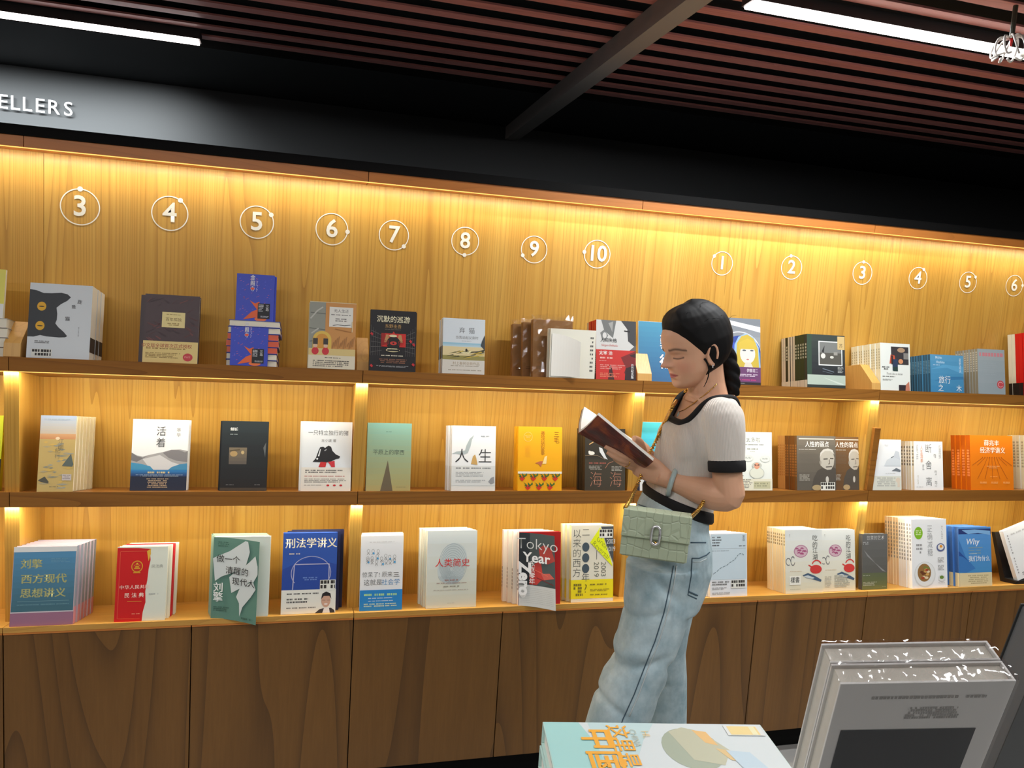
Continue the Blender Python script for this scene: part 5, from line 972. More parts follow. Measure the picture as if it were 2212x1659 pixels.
l0 = head_w(V((.012, .071, .088))); l1 = wp(1531, 800, -.06); l2 = wp(1533, 815, -.055); l3 = wp(1520, 836, -.05)
bz_ = lambda t: l0*(1-t)**3+(l1+V((.004, -.004, .01)))*(3*t*(1-t)**2)+l2*(3*t*t*(1-t))+l3*t**3
fly.tube([bz_(k/14) for k in range(15)], [.0028-.0021*k/14 for k in range(15)], HAIR, 6)
fly.obj('loose_strands', person); fo = person.children[-1]; fo.data.transform(M.Translation(-PO))
# knit top
KNIT = bpy.data.materials.new('white_rib_knit'); KNIT.use_nodes = True; nt = KNIT.node_tree; b = nt.nodes['Principled BSDF']; b.inputs['Base Color'].default_value = rgb((214, 206, 196)); b.inputs['Roughness'].default_value = .85; b.inputs['Sheen Weight'].default_value = .2
tc = nt.nodes.new('ShaderNodeTexCoord'); wv = nt.nodes.new('ShaderNodeTexWave'); wv.inputs['Scale'].default_value = 95; wv.inputs['Distortion'].default_value = .6; mp = nt.nodes.new('ShaderNodeMapping'); mp.inputs['Rotation'].default_value = (0, .12, .35); bp_ = nt.nodes.new('ShaderNodeBump'); bp_.inputs['Strength'].default_value = .35; bp_.inputs['Distance'].default_value = .0015
nt.links.new(tc.outputs['Object'], mp.inputs[0]); nt.links.new(mp.outputs[0], wv.inputs[0]); nt.links.new(wv.outputs['Fac'], bp_.inputs['Height']); nt.links.new(bp_.outputs[0], b.inputs['Normal'])
TRIM = mat((13, 12, 14), .85, name='black_knit_trim')
sw = MB(); sw.loft([trunk_ring(*r) for r in SW], DUM)
for s_ in (-1, 1):       # bust
    c = wp(1466, 955)+LB*(s_*.05); sw.loft([ring(c+FB*(.036*math.sin(a))+V((0, 0, -.010*math.sin(a))), LB*(.062*math.cos(a)), V((0, 0, .062*math.cos(a))), 20) for a in [math.radians(x) for x in range(-60, 90, 15)]], DUM)
SLV = wp(1570, 1008, -.165)
limb(sw, [wp(1548, 888, -.07), SH_+V((.0, .010, .004)), SH_.lerp(SLV, .35), SLV], [.035, .052, .047, .0415], 24)
SL2 = SH2.lerp(EL2, .62); limb(sw, [wp(1512, 868, .07), SH2+V((0, -.01, .01)), SH2.lerp(EL2, .3), SL2], [.035, .05, .046, .042], 24)
sm_ = remesh(sw, .0042, 9, 'knit_top', [KNIT])
# open the scooped neck: everything above a forward-sloping plane close to the neck goes
NC = wp(1530, 862); bm = bmesh.new(); bm.from_mesh(sm_)
kill = []
for f in bm.faces:
    c = V(f.calc_center_median())-NC; fx, ly = c.dot(FB), c.dot(LB); zc = c.z
    if (ly/.088)**2+((fx-.012)/.086)**2 < 1 and zc > -.06: kill.append(f)
bmesh.ops.delete(bm, geom=kill, context='FACES')
loops = [e for e in bm.edges if e.is_boundary]
adj = {}
for e in loops:
    a, c = e.verts; adj.setdefault(a, []).append(c); adj.setdefault(c, []).append(a)
best = []
seen = set()
for v_ in adj:
    if v_ in seen: continue
    path = [v_]; seen.add(v_); cur = v_
    while True:
        nx = [u_ for u_ in adj[cur] if u_ not in seen]
        if not nx: break
        cur = nx[0]; seen.add(cur); path.append(cur)
    if len(path) > len(best): best = path
loop = [v_.co.copy() for v_ in best]
for _ in range(60): loop = [(loop[i-1]+loop[i]*2+loop[(i+1) % len(loop)])/4 for i in range(len(loop))]
for v_, p in zip(best, loop): v_.co = p
for p in bm.faces: p.smooth = True
bm.to_mesh(sm_); bm.free()
world_part('knit_top', sm_)
b = MB(); step = max(1, len(loop)//70); lp = loop[::step]; lp = lp+[lp[0], lp[1]]
b.tube(lp, .0085, TRIM, 8, cap=False); o = b.obj('neck_trim', person, smooth=True); o.data.transform(M.Translation(-PO))
r0 = SW[0]; up_ = V((0, 0, 1))
b = MB(); b.loft([trunk_ring(1463, y, h, q_, tl, n=48) for y, h, q_, tl in ((1072, 73, .119, 20), (1078, 75.5, .122, 20.5), (1093, 75.5, .122, 21), (1097, 73, .119, 21))], TRIM); o = b.obj('hem_band', person, smooth=True, recalc=True); o.data.transform(M.Translation(-PO))
ax = (SLV-SH_).normalized(); s1 = ax.cross(V((0, 1, 0))).normalized(); s2 = ax.cross(s1)
for A_, B_ in ((SH_, SLV), (SH2, SL2)):
    ax = (B_-A_).normalized(); s1 = ax.cross(V((0, 1, 0))).normalized(); s2 = ax.cross(s1); b = MB()
    b.loft([ring(B_+ax*k, s1*r_, s2*r_, 28) for k, r_ in ((-.016, .042), (-.012, .0445), (.008, .0445), (.012, .042))], TRIM); o = b.obj('sleeve_cuff', person, smooth=True, recalc=True); o.data.transform(M.Translation(-PO))
# jeans
DEN = bpy.data.materials.new('pale_denim'); DEN.use_nodes = True; nt = DEN.node_tree; b = nt.nodes['Principled BSDF']; b.inputs['Roughness'].default_value = .85
tc = nt.nodes.new('ShaderNodeTexCoord'); n1 = nt.nodes.new('ShaderNodeTexNoise'); n1.inputs['Scale'].default_value = 9; n1.inputs['Detail'].default_value = 8; n1.inputs['Roughness'].default_value = .65
rp = nt.nodes.new('ShaderNodeValToRGB'); rp.color_ramp.elements[0].position = .32; rp.color_ramp.elements[0].color = rgb((136, 164, 174)); rp.color_ramp.elements[1].position = .68; rp.color_ramp.elements[1].color = rgb((202, 220, 224))
n2 = nt.nodes.new('ShaderNodeTexNoise'); n2.inputs['Scale'].default_value = 14; n2.inputs['Detail'].default_value = 3; mp = nt.nodes.new('ShaderNodeMapping'); mp.inputs['Scale'].default_value = (1, 1, .45); mp.inputs['Rotation'].default_value = (.3, .5, 0); bp_ = nt.nodes.new('ShaderNodeBump'); bp_.inputs['Strength'].default_value = .7; bp_.inputs['Distance'].default_value = .02
L = nt.links.new; L(tc.outputs['Object'], n1.inputs[0]); L(n1.outputs['Fac'], rp.inputs[0]); L(rp.outputs[0], b.inputs['Base Color']); L(tc.outputs['Object'], mp.inputs[0]); L(mp.outputs[0], n2.inputs[0]); L(n2.outputs['Fac'], bp_.inputs['Height']); L(bp_.outputs[0], b.inputs['Normal'])
jn = MB()
HIP = [(1462, 1078, 68, .114, 20), (1452, 1115, 76, .124, 17), (1448, 1160, 86, .142, 12), (1445, 1205, 89, .150, 8), (1436, 1250, 85, .152, 4), (1428, 1285, 78, .150, 2)]
jn.loft([trunk_ring(*r) for r in HIP], DUM)
def leg(rows_, dy, q_):
    out = []
    for y, xl, xr, dd in rows_:
        c = wp((xl+xr)/2, y, dy+dd); h = (xr-xl)/2*SPX; out.append(ring(c, FB*h*1.02, LB*q_, 32, 2.2))
    jn.loft(out, DUM)
leg([(1215, 1358, 1516, .0), (1260, 1355, 1502, 0), (1300, 1352, 1486, 0), (1340, 1347, 1472, 0), (1380, 1337, 1458, 0), (1415, 1329, 1446, 0), (1440, 1322, 1438, 0), (1458, 1307, 1431, 0), (1490, 1295, 1418, 0), (1525, 1283, 1407, 0), (1558, 1273, 1394, 0), (1620, 1256, 1372, 0), (1700, 1236, 1346, 0), (1790, 1214, 1320, 0), (1868, 1196, 1298, 0)], -.075, .082)
leg([(1230, 1385, 1518, 0), (1300, 1385, 1500, 0), (1360, 1388, 1484, 0), (1400, 1385, 1478, 0), (1450, 1380, 1482, 0), (1500, 1372, 1483, 0), (1558, 1366, 1483, 0), (1640, 1362, 1480, 0), (1740, 1356, 1474, 0), (1850, 1352, 1468, 0)], .085, .08)
jm = remesh(jn, .0045, 5, 'jeans', [DEN])
# knitted creases: soft folds pushed into the cloth at knee and hip
co = np.empty(len(jm.vertices)*3, np.float32); jm.vertices.foreach_get('co', co); co = co.reshape(-1, 3); no = np.empty(len(jm.vertices)*3, np.float32); jm.vertices.foreach_get('normal', no); no = no.reshape(-1, 3)
def fold(px0, py0, px1, py1, dep, wd, dy=-.1):
    global co
    a, c = np.array(wp(px0, py0, dy)), np.array(wp(px1, py1, dy)); d = c-a; L2 = float(d[0]**2+d[2]**2)
    t = np.clip(((co[:, 0]-a[0])*d[0]+(co[:, 2]-a[2])*d[2])/L2, 0, 1); dist = np.hypot(co[:, 0]-a[0]-t*d[0], co[:, 2]-a[2]-t*d[2])
    co += no*(dep*np.exp(-(dist/wd)**2)*np.sin(np.pi*(.12+.76*t)))[:, None]
for f in ((1322, 1445, 1420, 1400, -.009, .012), (1318, 1425, 1400, 1380, .004, .012), (1345, 1340, 1430, 1300, -.006, .012), (1285, 1500, 1340, 1530, -.007, .01), (1400, 1240, 1450, 1290, -.008, .012), (1420, 1420, 1480, 1460, -.012, .015), (1430, 1470, 1482, 1500, .008, .014), (1420, 1500, 1482, 1530, -.008, .012), (1480, 1300, 1420, 1440, .006, .02), (1450, 1225, 1435, 1330, -.007, .008)): fold(*f)
jm.vertices.foreach_set('co', co.ravel()); jm.update()
from mathutils.bvhtree import BVHTree
def bvh(me): return BVHTree.FromPolygons([v_.co.copy() for v_ in me.vertices], [tuple(p.vertices) for p in me.polygons])
JB = bvh(jm)
SEAM = mat((70, 92, 104), .9, name='denim_seam'); SEAM2 = mat((196, 206, 206), .9, name='denim_stitch')
def on_cloth(tree, pts, off=.0005, seg=7):
    out = []
    for (x0_, y0_), (x1_, y1_) in zip(pts, pts[1:]):
        for k in range(seg):
            d = ray(x0_+(x1_-x0_)*k/seg, y0_+(y1_-y0_)*k/seg).normalized(); h = tree.ray_cast(CAM, d)
            if h[0]: out.append(h[0]-d*off)
    return out
def seam(pts, r, m, name):
    P = on_cloth(JB, pts)
    if len(P) > 2:
        b = MB(); b.tube(P, r, m, 6, flat=1); o = b.obj(name, person, smooth=True); o.data.transform(M.Translation(-PO))
seam([(1455, 1222), (1447, 1265), (1434, 1325), (1415, 1385), (1393, 1440), (1370, 1500), (1345, 1555), (1330, 1600)], .0014, SEAM, 'side_seam')
seam([(1462, 1222), (1455, 1265), (1442, 1325), (1424, 1385), (1402, 1440), (1380, 1500), (1356, 1555)], .0016, SEAM2, 'side_seam')
seam([(1495, 1206), (1510, 1206), (1526, 1199), (1534, 1192)], .0016, SEAM, 'pocket_edge'); seam([(1497, 1214), (1512, 1214), (1528, 1206)], .0012, SEAM2, 'pocket_edge'); seam([(1495, 1206), (1493, 1245), (1486, 1285), (1508, 1295)], .0014, SEAM, 'pocket_edge'); seam([(1488, 1278), (1510, 1288)], .0022, SEAM, 'pocket_edge')
seam([(1492, 1172), (1530, 1172)], .0016, SEAM, 'yoke_seam'); seam([(1380, 1090), (1420, 1104), (1460, 1112), (1500, 1122), (1530, 1124)], .0016, SEAM, 'waistband_edge')
jo = world_part('jeans', jm)
# shoes
SHOE = mat((226, 224, 218), .6, name='white_canvas')
for cx_, cy_, dy in ((1252, 1868, -.075), (1412, 1850, .085)):
    c = wp(cx_, cy_, dy); c.z = 0; b = MB()
    b.loft([ring(c+FB*x+V((0, 0, z)), LB*w_, V((0, 0, h)), 16) for x, z, w_, h in ((-.09, .03, .02, .02), (-.07, .038, .033, .036), (0, .042, .038, .04), (.06, .032, .042, .031), (.11, .024, .04, .022), (.145, .018, .02, .013))], SHOE); o = b.obj('shoe', person, smooth=True, recalc=True); o.data.transform(M.Translation(-PO))
# jade bangle, ring, earring, necklace
JADE = mat((168, 186, 184), .12, name='pale_jade', coat=.6); GOLD = mat((212, 168, 84), .25, 1, name='gold'); SILV = mat((226, 226, 228), .25, .8, name='silver')
def hoop(name, c, ax_, r, rt, m, n=36, ecc=1):
    ax_ = ax_.normalized(); s1 = ax_.cross(V((0, 1, 0))).normalized(); s2 = ax_.cross(s1); b = MB(); P = [c+s1*math.cos(6.2832*i/n)*r+s2*math.sin(6.2832*i/n)*r*ecc for i in range(n+2)]; b.tube(P, rt, m, 10, cap=False); o = b.obj(name, person, smooth=True); o.data.transform(M.Translation(-PO)); return o
bc = wp(1436, 1048, -.066); hoop('jade_bangle', EL.lerp(WR, .93)+V((0, 0, -.004)), (WR-EL)+V((-.06, 0, .02)), .0325, .0066, JADE)
hoop('finger_ring', wp(1354, 1000, -.026), wp(1346, 995, -.029)-wp(1373, 1003, -.012), .0095, .0012, GOLD, 20)
eb = head_w(V((-.005, .078, .068))); b = MB(); b.tube([eb, eb-V((0, 0, .008))], [.002, .0016], SILV, 8); o = b.obj('earring', person, smooth=True); o.data.transform(M.Translation(-PO))
BB = bvh(bm_)
def on_body(pts, off):
    out = []
    for p in pts:
        d = ray(*p).normalized(); h = BB.ray_cast(CAM+PO*0, d)
        if h[0]: out.append(h[0]-d*off)
    return out
bm_.transform(M.Translation(PO)); BB = bvh(bm_); bm_.transform(M.Translation(-PO))
P = on_body([(1549, 829), (1540, 838), (1528, 848), (1515, 858), (1502, 868), (1490, 877), (1478, 885), (1467, 890)], .0028)
if len(P) > 3:
    b = MB(); b.tube(P, .0011, GOLD, 6); o = b.obj('necklace', person, smooth=True); o.data.transform(M.Translation(-PO))
    p = P[-1]; b = MB(); b.tube([p, p+V((-.002, -.003, -.008)), p+V((-.004, -.004, -.017))], [.002, .005, .003], JADE, 8); o = b.obj('pendant', person, smooth=True); o.data.transform(M.Translation(-PO))
# ---------------- the open book in her hands
t = empty('open_book', wp(1340, 960, 0)); TO = V(t.location); tag(t, 'open red-brown paperback held in the woman\'s hands', 'book')
S0, S1 = wp(1386, 1011, -.012), wp(1249, 936, -.012); E0, E1 = wp(1411, 997, -.085), wp(1291, 897, -.085); G0_, G1_ = wp(1392, 975, .115), wp(1257, 884, .115)
def cover_mat():
    m = bpy.data.materials.new('red_brown_cover'); m.use_nodes = True; nt = m.node_tree; b = nt.nodes['Principled BSDF']; b.inputs['Roughness'].default_value = .28
    tc = nt.nodes.new('ShaderNodeTexCoord'); n = nt.nodes.new('ShaderNodeTexNoise'); n.inputs['Scale'].default_value = 16; n.inputs['Detail'].default_value = 3; n.inputs['Distortion'].default_value = 1.2; r = nt.nodes.new('ShaderNodeValToRGB'); e = r.color_ramp.elements
    e[0].position = .38; e[0].color = rgb((70, 22, 20)); e[1].position = .62; e[1].color = rgb((150, 72, 34)); k = e.new(.5); k.color = rgb((104, 34, 24)); nt.links.new(tc.outputs['Object'], n.inputs[0]); nt.links.new(n.outputs['Fac'], r.inputs[0]); nt.links.new(r.outputs[0], b.inputs['Base Color']); return m
CVM = cover_mat()
def slab(a0, a1, b0, b1, th, m, name, parent, bulge=.0, off=0, inset=0):
    """slab between the edges a0-a1 and b0-b1, bowed across its width"""
    nrm = (a1-a0).cross(b0-a0).normalized(); nrm = nrm if nrm.z > 0 else -nrm; n = 8; b = MB(); rings = []
    for i in range(n+1):
        f = inset+(1-2*inset)*i/n; k = math.sin(math.pi*f)*bulge; p0 = a0.lerp(b0, f)+nrm*(off+k); p1 = a1.lerp(b1, f)+nrm*(off+k)
        e = (p1-p0)*(inset*.3); rings.append([p0+e-TO, p1-e-TO, p1-e+nrm*th-TO, p0+e+nrm*th-TO])
    b.loft(rings, m); return b.obj(name, parent, recalc=True)
slab(S0, S1, E0, E1, .0008, CVM, 'cover', t, -.006); slab(S0, S1, G0_, G1_, .0008, CVM, 'cover', t, -.006)
slab(S0, S1, E0, E1, .008, PAGEW, 'pages', t, -.006, .001, .015); slab(S0, S1, G0_, G1_, .01, PAGEW, 'pages', t, -.006, .001, .015)
# ---------------- shoulder bag
t = empty('shoulder_bag'); a0, a1, b1, b0 = wp(1350, 1100, -.185), wp(1498, 1120, -.25), wp(1484, 1222, -.25), wp(1337, 1196, -.185)
u = (a1-a0); W_ = u.length; u.normalize(); v0 = (a0-b0); H_ = v0.length; v0 = (v0-u*v0.dot(u)).normalized(); n_ = v0.cross(u)
mt = M.Identity(4)
for i in range(3): mt[i][0] = u[i]; mt[i][1] = n_[i]; mt[i][2] = v0[i]; mt[i][3] = b0[i]
t.matrix_world = mt; tag(t, 'sage green crocodile-embossed shoulder bag with gold chain at the woman\'s hip', 'bag')
CROC = bpy.data.materials.new('sage_croc_leather'); CROC.use_nodes = True; nt = CROC.node_tree; b = nt.nodes['Principled BSDF']; b.inputs['Roughness'].default_value = .42; b.inputs['Base Color'].default_value = rgb((176, 188, 160))
tc = nt.nodes.new('ShaderNodeTexCoord'); mp = nt.nodes.new('ShaderNodeMapping'); mp.inputs['Scale'].default_value = (52, 52, 30); br = nt.nodes.new('ShaderNodeTexVoronoi'); br.feature = 'DISTANCE_TO_EDGE'; br.inputs['Randomness'].default_value = .35; br.inputs['Scale'].default_value = 1; rp = nt.nodes.new('ShaderNodeValToRGB'); rp.color_ramp.elements[0].color = (0, 0, 0, 1); rp.color_ramp.elements[1].position = .07; bp_ = nt.nodes.new('ShaderNodeBump'); bp_.inputs['Strength'].default_value = .5; bp_.inputs['Distance'].default_value = .003
nt.links.new(tc.outputs['Object'], mp.inputs[0]); nt.links.new(mp.outputs[0], br.inputs[0]); nt.links.new(br.outputs['Distance'], rp.inputs[0]); nt.links.new(rp.outputs[0], bp_.inputs['Height']); nt.links.new(bp_.outputs[0], b.inputs['Normal'])
CR2 = mat((160, 172, 144), .5, name='sage_leather_edge')
b = MB(); b.box(.004, .004, -.004, W_-.004, .052, H_-.006, CROC); b.obj('bag_body', t, bevel=.004, smooth=False)
b = MB(); b.box(.001, 0, 0, W_-.001, .005, H_*.62, CROC); b.obj('front_pocket', t, bevel=.0015)
b = MB(); b.prism([(-.006, H_*.44), (-.001, H_*.43), (.001, H_-.006), (.05, H_-.004), (.05, H_), (-.002, H_+.001)], 0, W_, CROC); b.obj('flap', t, bevel=.0012, recalc=True)
b = MB(); b.prism([(-.0065, H_*.435), (-.0065, H_*.452), (-.0005, H_*.45), (-.0005, H_*.43)], 0, W_, CR2); b.obj('flap_edge', t, recalc=True)
P = []
for i in range(41):
    an = 6.2832*i/40; x, z = math.cos(an), math.sin(an); P.append((W_*.5+.0095*x, -.0105, H_*.54+.011*z+(.010 if z > 0 else -.010)*min(1, abs(z)*3)))
b = MB(); b.tube(P+[P[1]], .0032, SILV, 8, cap=False); b.obj('clasp', t, smooth=True)
b = MB(); b.tube([(W_*.5, -.008, H_*.40), (W_*.5+.004, -.009, H_*.36)], .003, GOLD, 8); b.obj('clasp_tab', t, smooth=True)
inv = t.matrix_world.inverted()
def chain(pts):
    b = MB(); N_ = 220
    C_ = []
    for i in range(N_+1):
        s = i/N_*(len(pts)-1); k = min(int(s), len(pts)-2); f = s-k; p0, p1 = pts[max(0, k-1)], pts[k]; p2, p3 = pts[k+1], pts[min(len(pts)-1, k+2)]
        C_.append(.5*((2*p1)+(p2-p0)*f+(2*p0-5*p1+4*p2-p3)*f*f+(3*p1-p0-3*p2+p3)*f**3))
    L_ = sum((C_[i+1]-C_[i]).length for i in range(N_)); tw = L_/.011
    for ph in (0, math.pi):
        P = []
        for i, c in enumerate(C_):
            ax_ = (C_[min(i+1, N_)]-C_[max(i-1, 0)]).normalized(); s1 = ax_.cross(V((0, 1, .2))).normalized(); s2 = ax_.cross(s1); a = i/N_*tw*6.2832/2+ph; P.append(inv@(c+(s1*math.cos(a)+s2*math.sin(a))*.003))
        b.tube(P, .0022, GOLD, 6)
    o = b.obj('chain_strap', t, smooth=True)
SB = None
me_ = bpy.data.objects['knit_top'].data; me_.transform(M.Translation(PO)); SB = bvh(me_); me_.transform(M.Translation(-PO))
def on_top(px, py, off=.004):
    d = ray(px, py).normalized(); h = SB.ray_cast(CAM, d); return h[0]-d*off if h[0] else wp(px, py, -.05)
chain([a0+V((.004, .01, 0)), wp(1362, 1078, -.14), wp(1380, 1040, -.04), wp(1399, 990, .0), on_top(1424, 938, .010), on_top(1438, 908, .010), on_top(1452, 880, .012), on_top(1466, 860, .012), wp(1485, 842, .06)])
chain([a1+V((-.002, .014, -.004)), wp(1508, 1102, -.165), wp(1522, 1080, -.15), wp(1545, 1040, -.10), wp(1580, 980, -.03)])
# ------------------------------------------------------------------ foreground table
def rayp(px, py, k): return CAM+ray(px, py)*k
TT = .80
TW = mat((168, 168, 166), .5, noise=.04, name='grey_laminate')
t = empty('display_table', (1.7, -2.0, 0)); tag(t, 'grey laminate display table under the foreground books', 'table')
b = MB(); b.box(-.95, -.55, TT-.035, 1.1, .59, TT, TW); b.obj('table_top', t, bevel=.003)
for x in (-.88, 1.03):
    for y in (-.48, .5): b = MB(); b.box(x-.03, y-.03, 0, x+.03, y+.03, TT-.035, TW); b.obj('leg', t)
# flat stack with the illustrated cover on top
P0, P1 = at(1172, 1559, 2, 1.0), at(1642, 1565, 2, 1.0); u = (P1-P0).normalized(); W_ = (P1-P0).length; an = math.atan2(u.y, u.x)
D_ = .215; z = TT
def flatbook(zb, T_, cover, label, jit, pagesm=PAGEW, rnd=0):
    t = empty('book'); mt = M.Translation(P0+V((jit[0], jit[1], zb-1.0)))@M.Rotation(an+jit[2], 4, 'Z'); t.matrix_world = mt; b = MB()
    b.box(0, -D_, 0, W_, 0, .003, cov(cover)); b.box(0, -D_, T_-.003, W_, 0, T_, cov(cover)); b.box(0, -.003, .003, W_, 0, T_-.003, cov(cover)); b.obj('cover', t, bevel=.0008)
    b = MB(); b.box(.004, -D_+.004, .003, W_-.004, -.003, T_-.003, pagesm); b.obj('pages', t); tag(t, label, 'book', 'flat stack of large books in the foreground'); return t
Ts = [.034, .034, .034, .034, .032, .032]
for i, T_ in enumerate(Ts):
    top = i == len(Ts)-1
    t = flatbook(z, T_, (176, 204, 196), ('pale green illustrated hardback lying on top of the foreground stack' if top else '%s hardback from the bottom of the foreground stack' % ORD[i]), (0, 0, 0) if top else (random.uniform(-.003, .003), random.uniform(-.004, 0), random.uniform(-.01, .01)))
    z += T_
class Flat(Art):
    def P(s, x, z): return (x*s.W, (z-1)*s.H, .0325+.00008*s.k-.0005)
    def txt(s, body, x, z, size, c, bold=.02, rot=0, sx=1):
        s.k += 1; lettering(body, M.Translation(s.P(x, z))@M.Rotation(math.radians(rot), 4, 'Z')@M.Diagonal((size*s.H*sx, size*s.H, size*s.H, 1)), mat(c, .5), s.root, bold=bold)
a = Flat(W_, D_, t); T0 = Ts[-1]
a.P = lambda x, z: (x*W_, (z-1)*D_, T0+.0002+.00008*a.k)
a.rect(0.004, .005, .996, .995, (196, 204, 204)); a.poly([(.004, .005), (.3, .005), (.26, .5), (.2, .8), (.16, .995), (.004, .995)], (150, 196, 192)); a.poly([(.2, .995), (.5, .995), (.42, .8), (.3, .4), (.22, .5)], (176, 200, 200)); a.ell(.62, .72, .13, .22, (150, 160, 140)); a.poly([(.55, .9), (.62, .95), (.7, .9), (.78, .7), (.72, .55), (.6, .6)], (176, 176, 150)); a.poly([(.66, .92), (.72, .9), (.74, .75), (.69, .78)], (214, 172, 106)); a.poly([(.72, .72), (.78, .7), (.84, .58), (.76, .6)], (206, 176, 120)); a.poly([(.8, .5), (.86, .52), (.95, .3), (.85, .2)], (176, 176, 150)); a.poly([(.84, .46), (.88, .42), (.86, .3)], (206, 160, 96)); a.poly([(.76, .7), (.86, .68), (.9, .5), (.8, .45)], (176, 196, 206))
a.rect(.815, .86, .985, .975, (206, 210, 206)); a.rect(.83, .87, .965, .965, (222, 198, 130)); a.rect(.93, .87, .955, .965, (222, 216, 170))
GLD = (226, 160, 40)
a.txt('中国', .215, .69, .235, GLD, .02, -90); a.txt('这里是', .315, .74, .15, GLD, .01, -90); a.txt('HI,', .44, .86, .07, (226, 190, 120), -.01, -90); a.txt('CHINA', .385, .82, .06, (170, 170, 150), -.01, -90)
a.end()
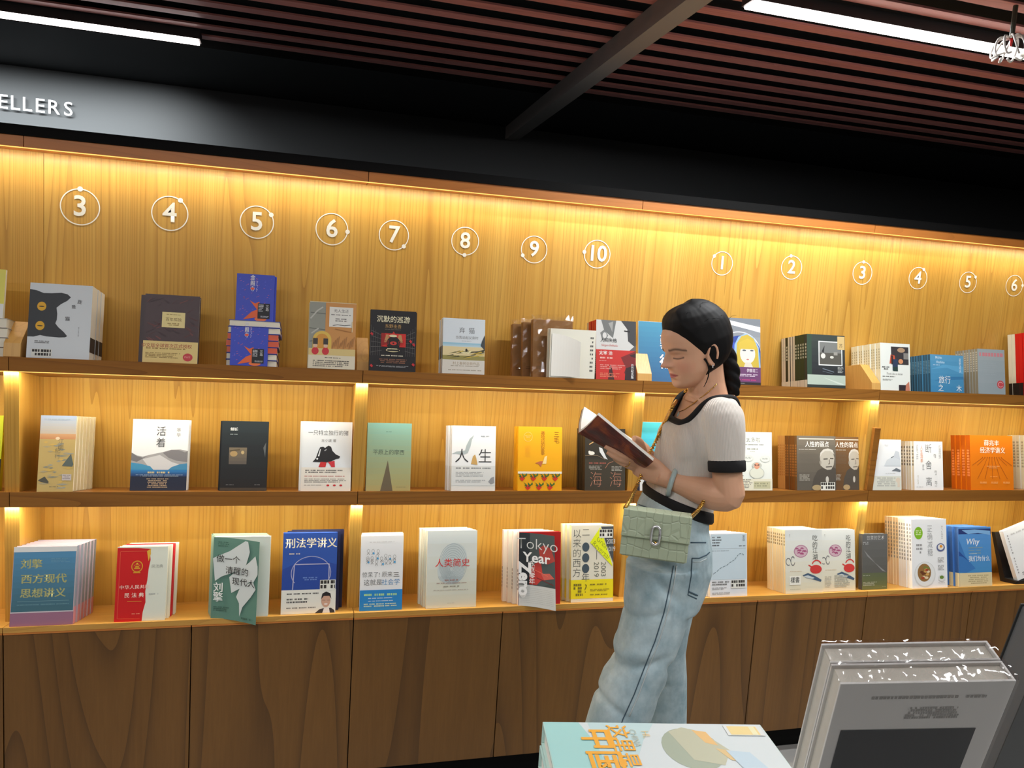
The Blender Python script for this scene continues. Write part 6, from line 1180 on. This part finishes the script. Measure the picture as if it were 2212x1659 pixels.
# shrink-wrapped pair of thick books standing on the table, leaning this way
def tilted_block(px, kt, kb, T_, low):
    (x0, y0), (x1, y1), (x2, y2), (x3, y3) = px; A = rayp(x0, y0, kt); B = rayp(x1, y1, kt); C_ = rayp(x3, y3, kb); u = (B-A).normalized(); v0 = (A-C_); v0 = (v0-u*v0.dot(u)).normalized(); n_ = v0.cross(u); return A, u, v0, n_, (B-A).length
A, u, v0, n_, W_ = tilted_block([(1816, 1478), (2196, 1471), (2112, 1659), (1762, 1656)], .72, .775, .09, 0)
H_ = (A.z-TT-.002)/max(.2, v0.z)-.0
H_ = min(H_, .30); base_z = (A-v0*H_).z
for i, (y0, y1) in enumerate(((0, .0245), (.0255, .05))):
    t = empty('wrapped_book'); mt = M.Identity(4); O = A-v0*H_
    for k in range(3): mt[k][0] = u[k]; mt[k][1] = n_[k]; mt[k][2] = v0[k]; mt[k][3] = O[k]
    t.matrix_world = mt
    CV = (206, 203, 198); b = MB(); b.box(0, y0, 0, W_, y0+.0025, H_, cov(CV)); b.box(0, y1-.0025, 0, W_, y1, H_, cov(CV)); b.box(W_-.0025, y0+.0025, 0, W_, y1-.0025, H_, cov(CV)); b.obj('cover', t, bevel=.0006)
    b = MB(); b.box(.003, y0+.0025, .003, W_-.003, y1-.0025, H_-.004, mat((196, 190, 178), .8, noise=.06, nscale=120)); b.obj('pages', t)
    # clear shrink film: puckered along the top
    FW_ = FILM2; rn = random.Random(20+i); b = MB(); nx, ny = 46, 7; g = {}
    for ix in range(nx+1):
        for iy in range(ny+1):
            bump = .0042*abs(math.sin(ix*1.35+rn.uniform(-.5, .5)))*(.4+.6*math.sin(math.pi*iy/ny))+rn.uniform(0, .0012)
            g[ix, iy] = (-.0015+(W_+.003)*ix/nx+rn.uniform(-.001, .001), y0-.001+(y1-y0+.002)*iy/ny, H_+.0008+bump)
    for ix in range(nx):
        for iy in range(ny): b.poly([g[ix, iy], g[ix+1, iy], g[ix+1, iy+1], g[ix, iy+1]], FW_)
    if i == 0:
        h = {}
        for ix in range(nx+1):
            for iz in range(9): h[ix, iz] = (g[ix, 0][0], y0-.0012-(.0006*abs(math.sin(ix*.7+iz)) if iz else 0), g[ix, 0][2] if iz == 0 else H_*(1-iz/8))
        for ix in range(nx):
            for iz in range(8): b.poly([h[ix, iz+1], h[ix+1, iz+1], h[ix+1, iz], h[ix, iz]], FILM3)
    bm = bmesh.new(); me = b.mesh('clear_film'); bm.from_mesh(me); bmesh.ops.remove_doubles(bm, verts=bm.verts, dist=1e-6)
    for f in bm.faces: f.smooth = True
    bm.to_mesh(me); bm.free(); link('clear_film', me, t)
    if i == 0:
        a = Art(W_, H_, t); k_ = .19/H_
        a.rect(.07, .0, .87, 1-.064/H_, (15, 19, 22), .6); a.rows(.2, 1-.0215/H_, .86, 1-.0175/H_, 1, (146, 142, 136), .9, 4, 0); a.rows(.42, 1-.05/H_, .74, 1-.033/H_, 5, (146, 142, 136), .7, 7, .4, 'c'); a.end()
    tag(t, ['grey shrink-wrapped book with a black panel, facing out at lower right', 'grey shrink-wrapped book standing behind the one with the black panel'][i], 'book', 'shrink-wrapped pair in the foreground')
# dark grey book at the right edge
A2 = rayp(2266, 1378, .80); t = empty('book'); 
R2 = M.Translation(A2-v0*.30)@M(((u.x, n_.x, v0.x, 0), (u.y, n_.y, v0.y, 0), (u.z, n_.z, v0.z, 0), (0, 0, 0, 1))); t.matrix_world = R2
cv, pg = block_meshes(.17, .30, .05, cov((52, 54, 54)), mat((92, 92, 92), .8), spine_side=1); link('cover', cv, t); link('pages', pg, t); tag(t, 'dark grey book standing at the lower right corner', 'book')
# risers that carry the leaning books
def riser(o_pts, name_label):
    x0, x1, y0, y1, z1 = o_pts; b = MB(); b.box(x0, y0, TT, x1, y1, z1, BLACK); o = b.obj('book_riser', bevel=.002); tag(o, name_label, 'stand')
Ob = A-v0*H_; zs = [(Ob+u*a_+n_*c_) for a_ in (0, W_) for c_ in (0, .05)]
if min(p.z for p in zs) > TT+.01: riser((min(p.x for p in zs), max(p.x for p in zs), min(p.y for p in zs), max(p.y for p in zs), min(p.z for p in zs)-.001), 'black riser under the shrink-wrapped books')
# small curled white hanging ornament under the right-hand lamp
p = at(2183, 100, 2, CEIL-.10); t = empty('hanging_ornament', p); tag(t, 'small white curled ornament with a red bead hanging by the right lamp', 'ornament')
WM = mat((214, 212, 208), .4, name='white_enamel'); b = MB(); b.tube([(0, 0, .02), (0, 0, .06), (0, 0, .10)], .006, mat((70, 74, 60), .5)); b.obj('stem', t)
b = MB(); b.tube([(0, 0, .0), (0, 0, .012), (0, 0, .022)], [.003, .004, .003], mat((200, 24, 20), .3)); b.obj('red_bead', t)
for i in range(10):
    b = MB(); an_ = 6.283*i/10; P = []
    for k in range(15): s = k/14; r_ = .008+.034*math.sin(s*2.6); P.append((math.cos(an_+s*.9)*r_, math.sin(an_+s*.9)*r_, .02-.05*s+.012*math.sin(s*7)))
    b.tube(P, .0028, WM, 6); b.obj('curled_arm', t, smooth=True)
flush_lettering()
for t_, bd in BENDQ: bend_children(t_, bd)
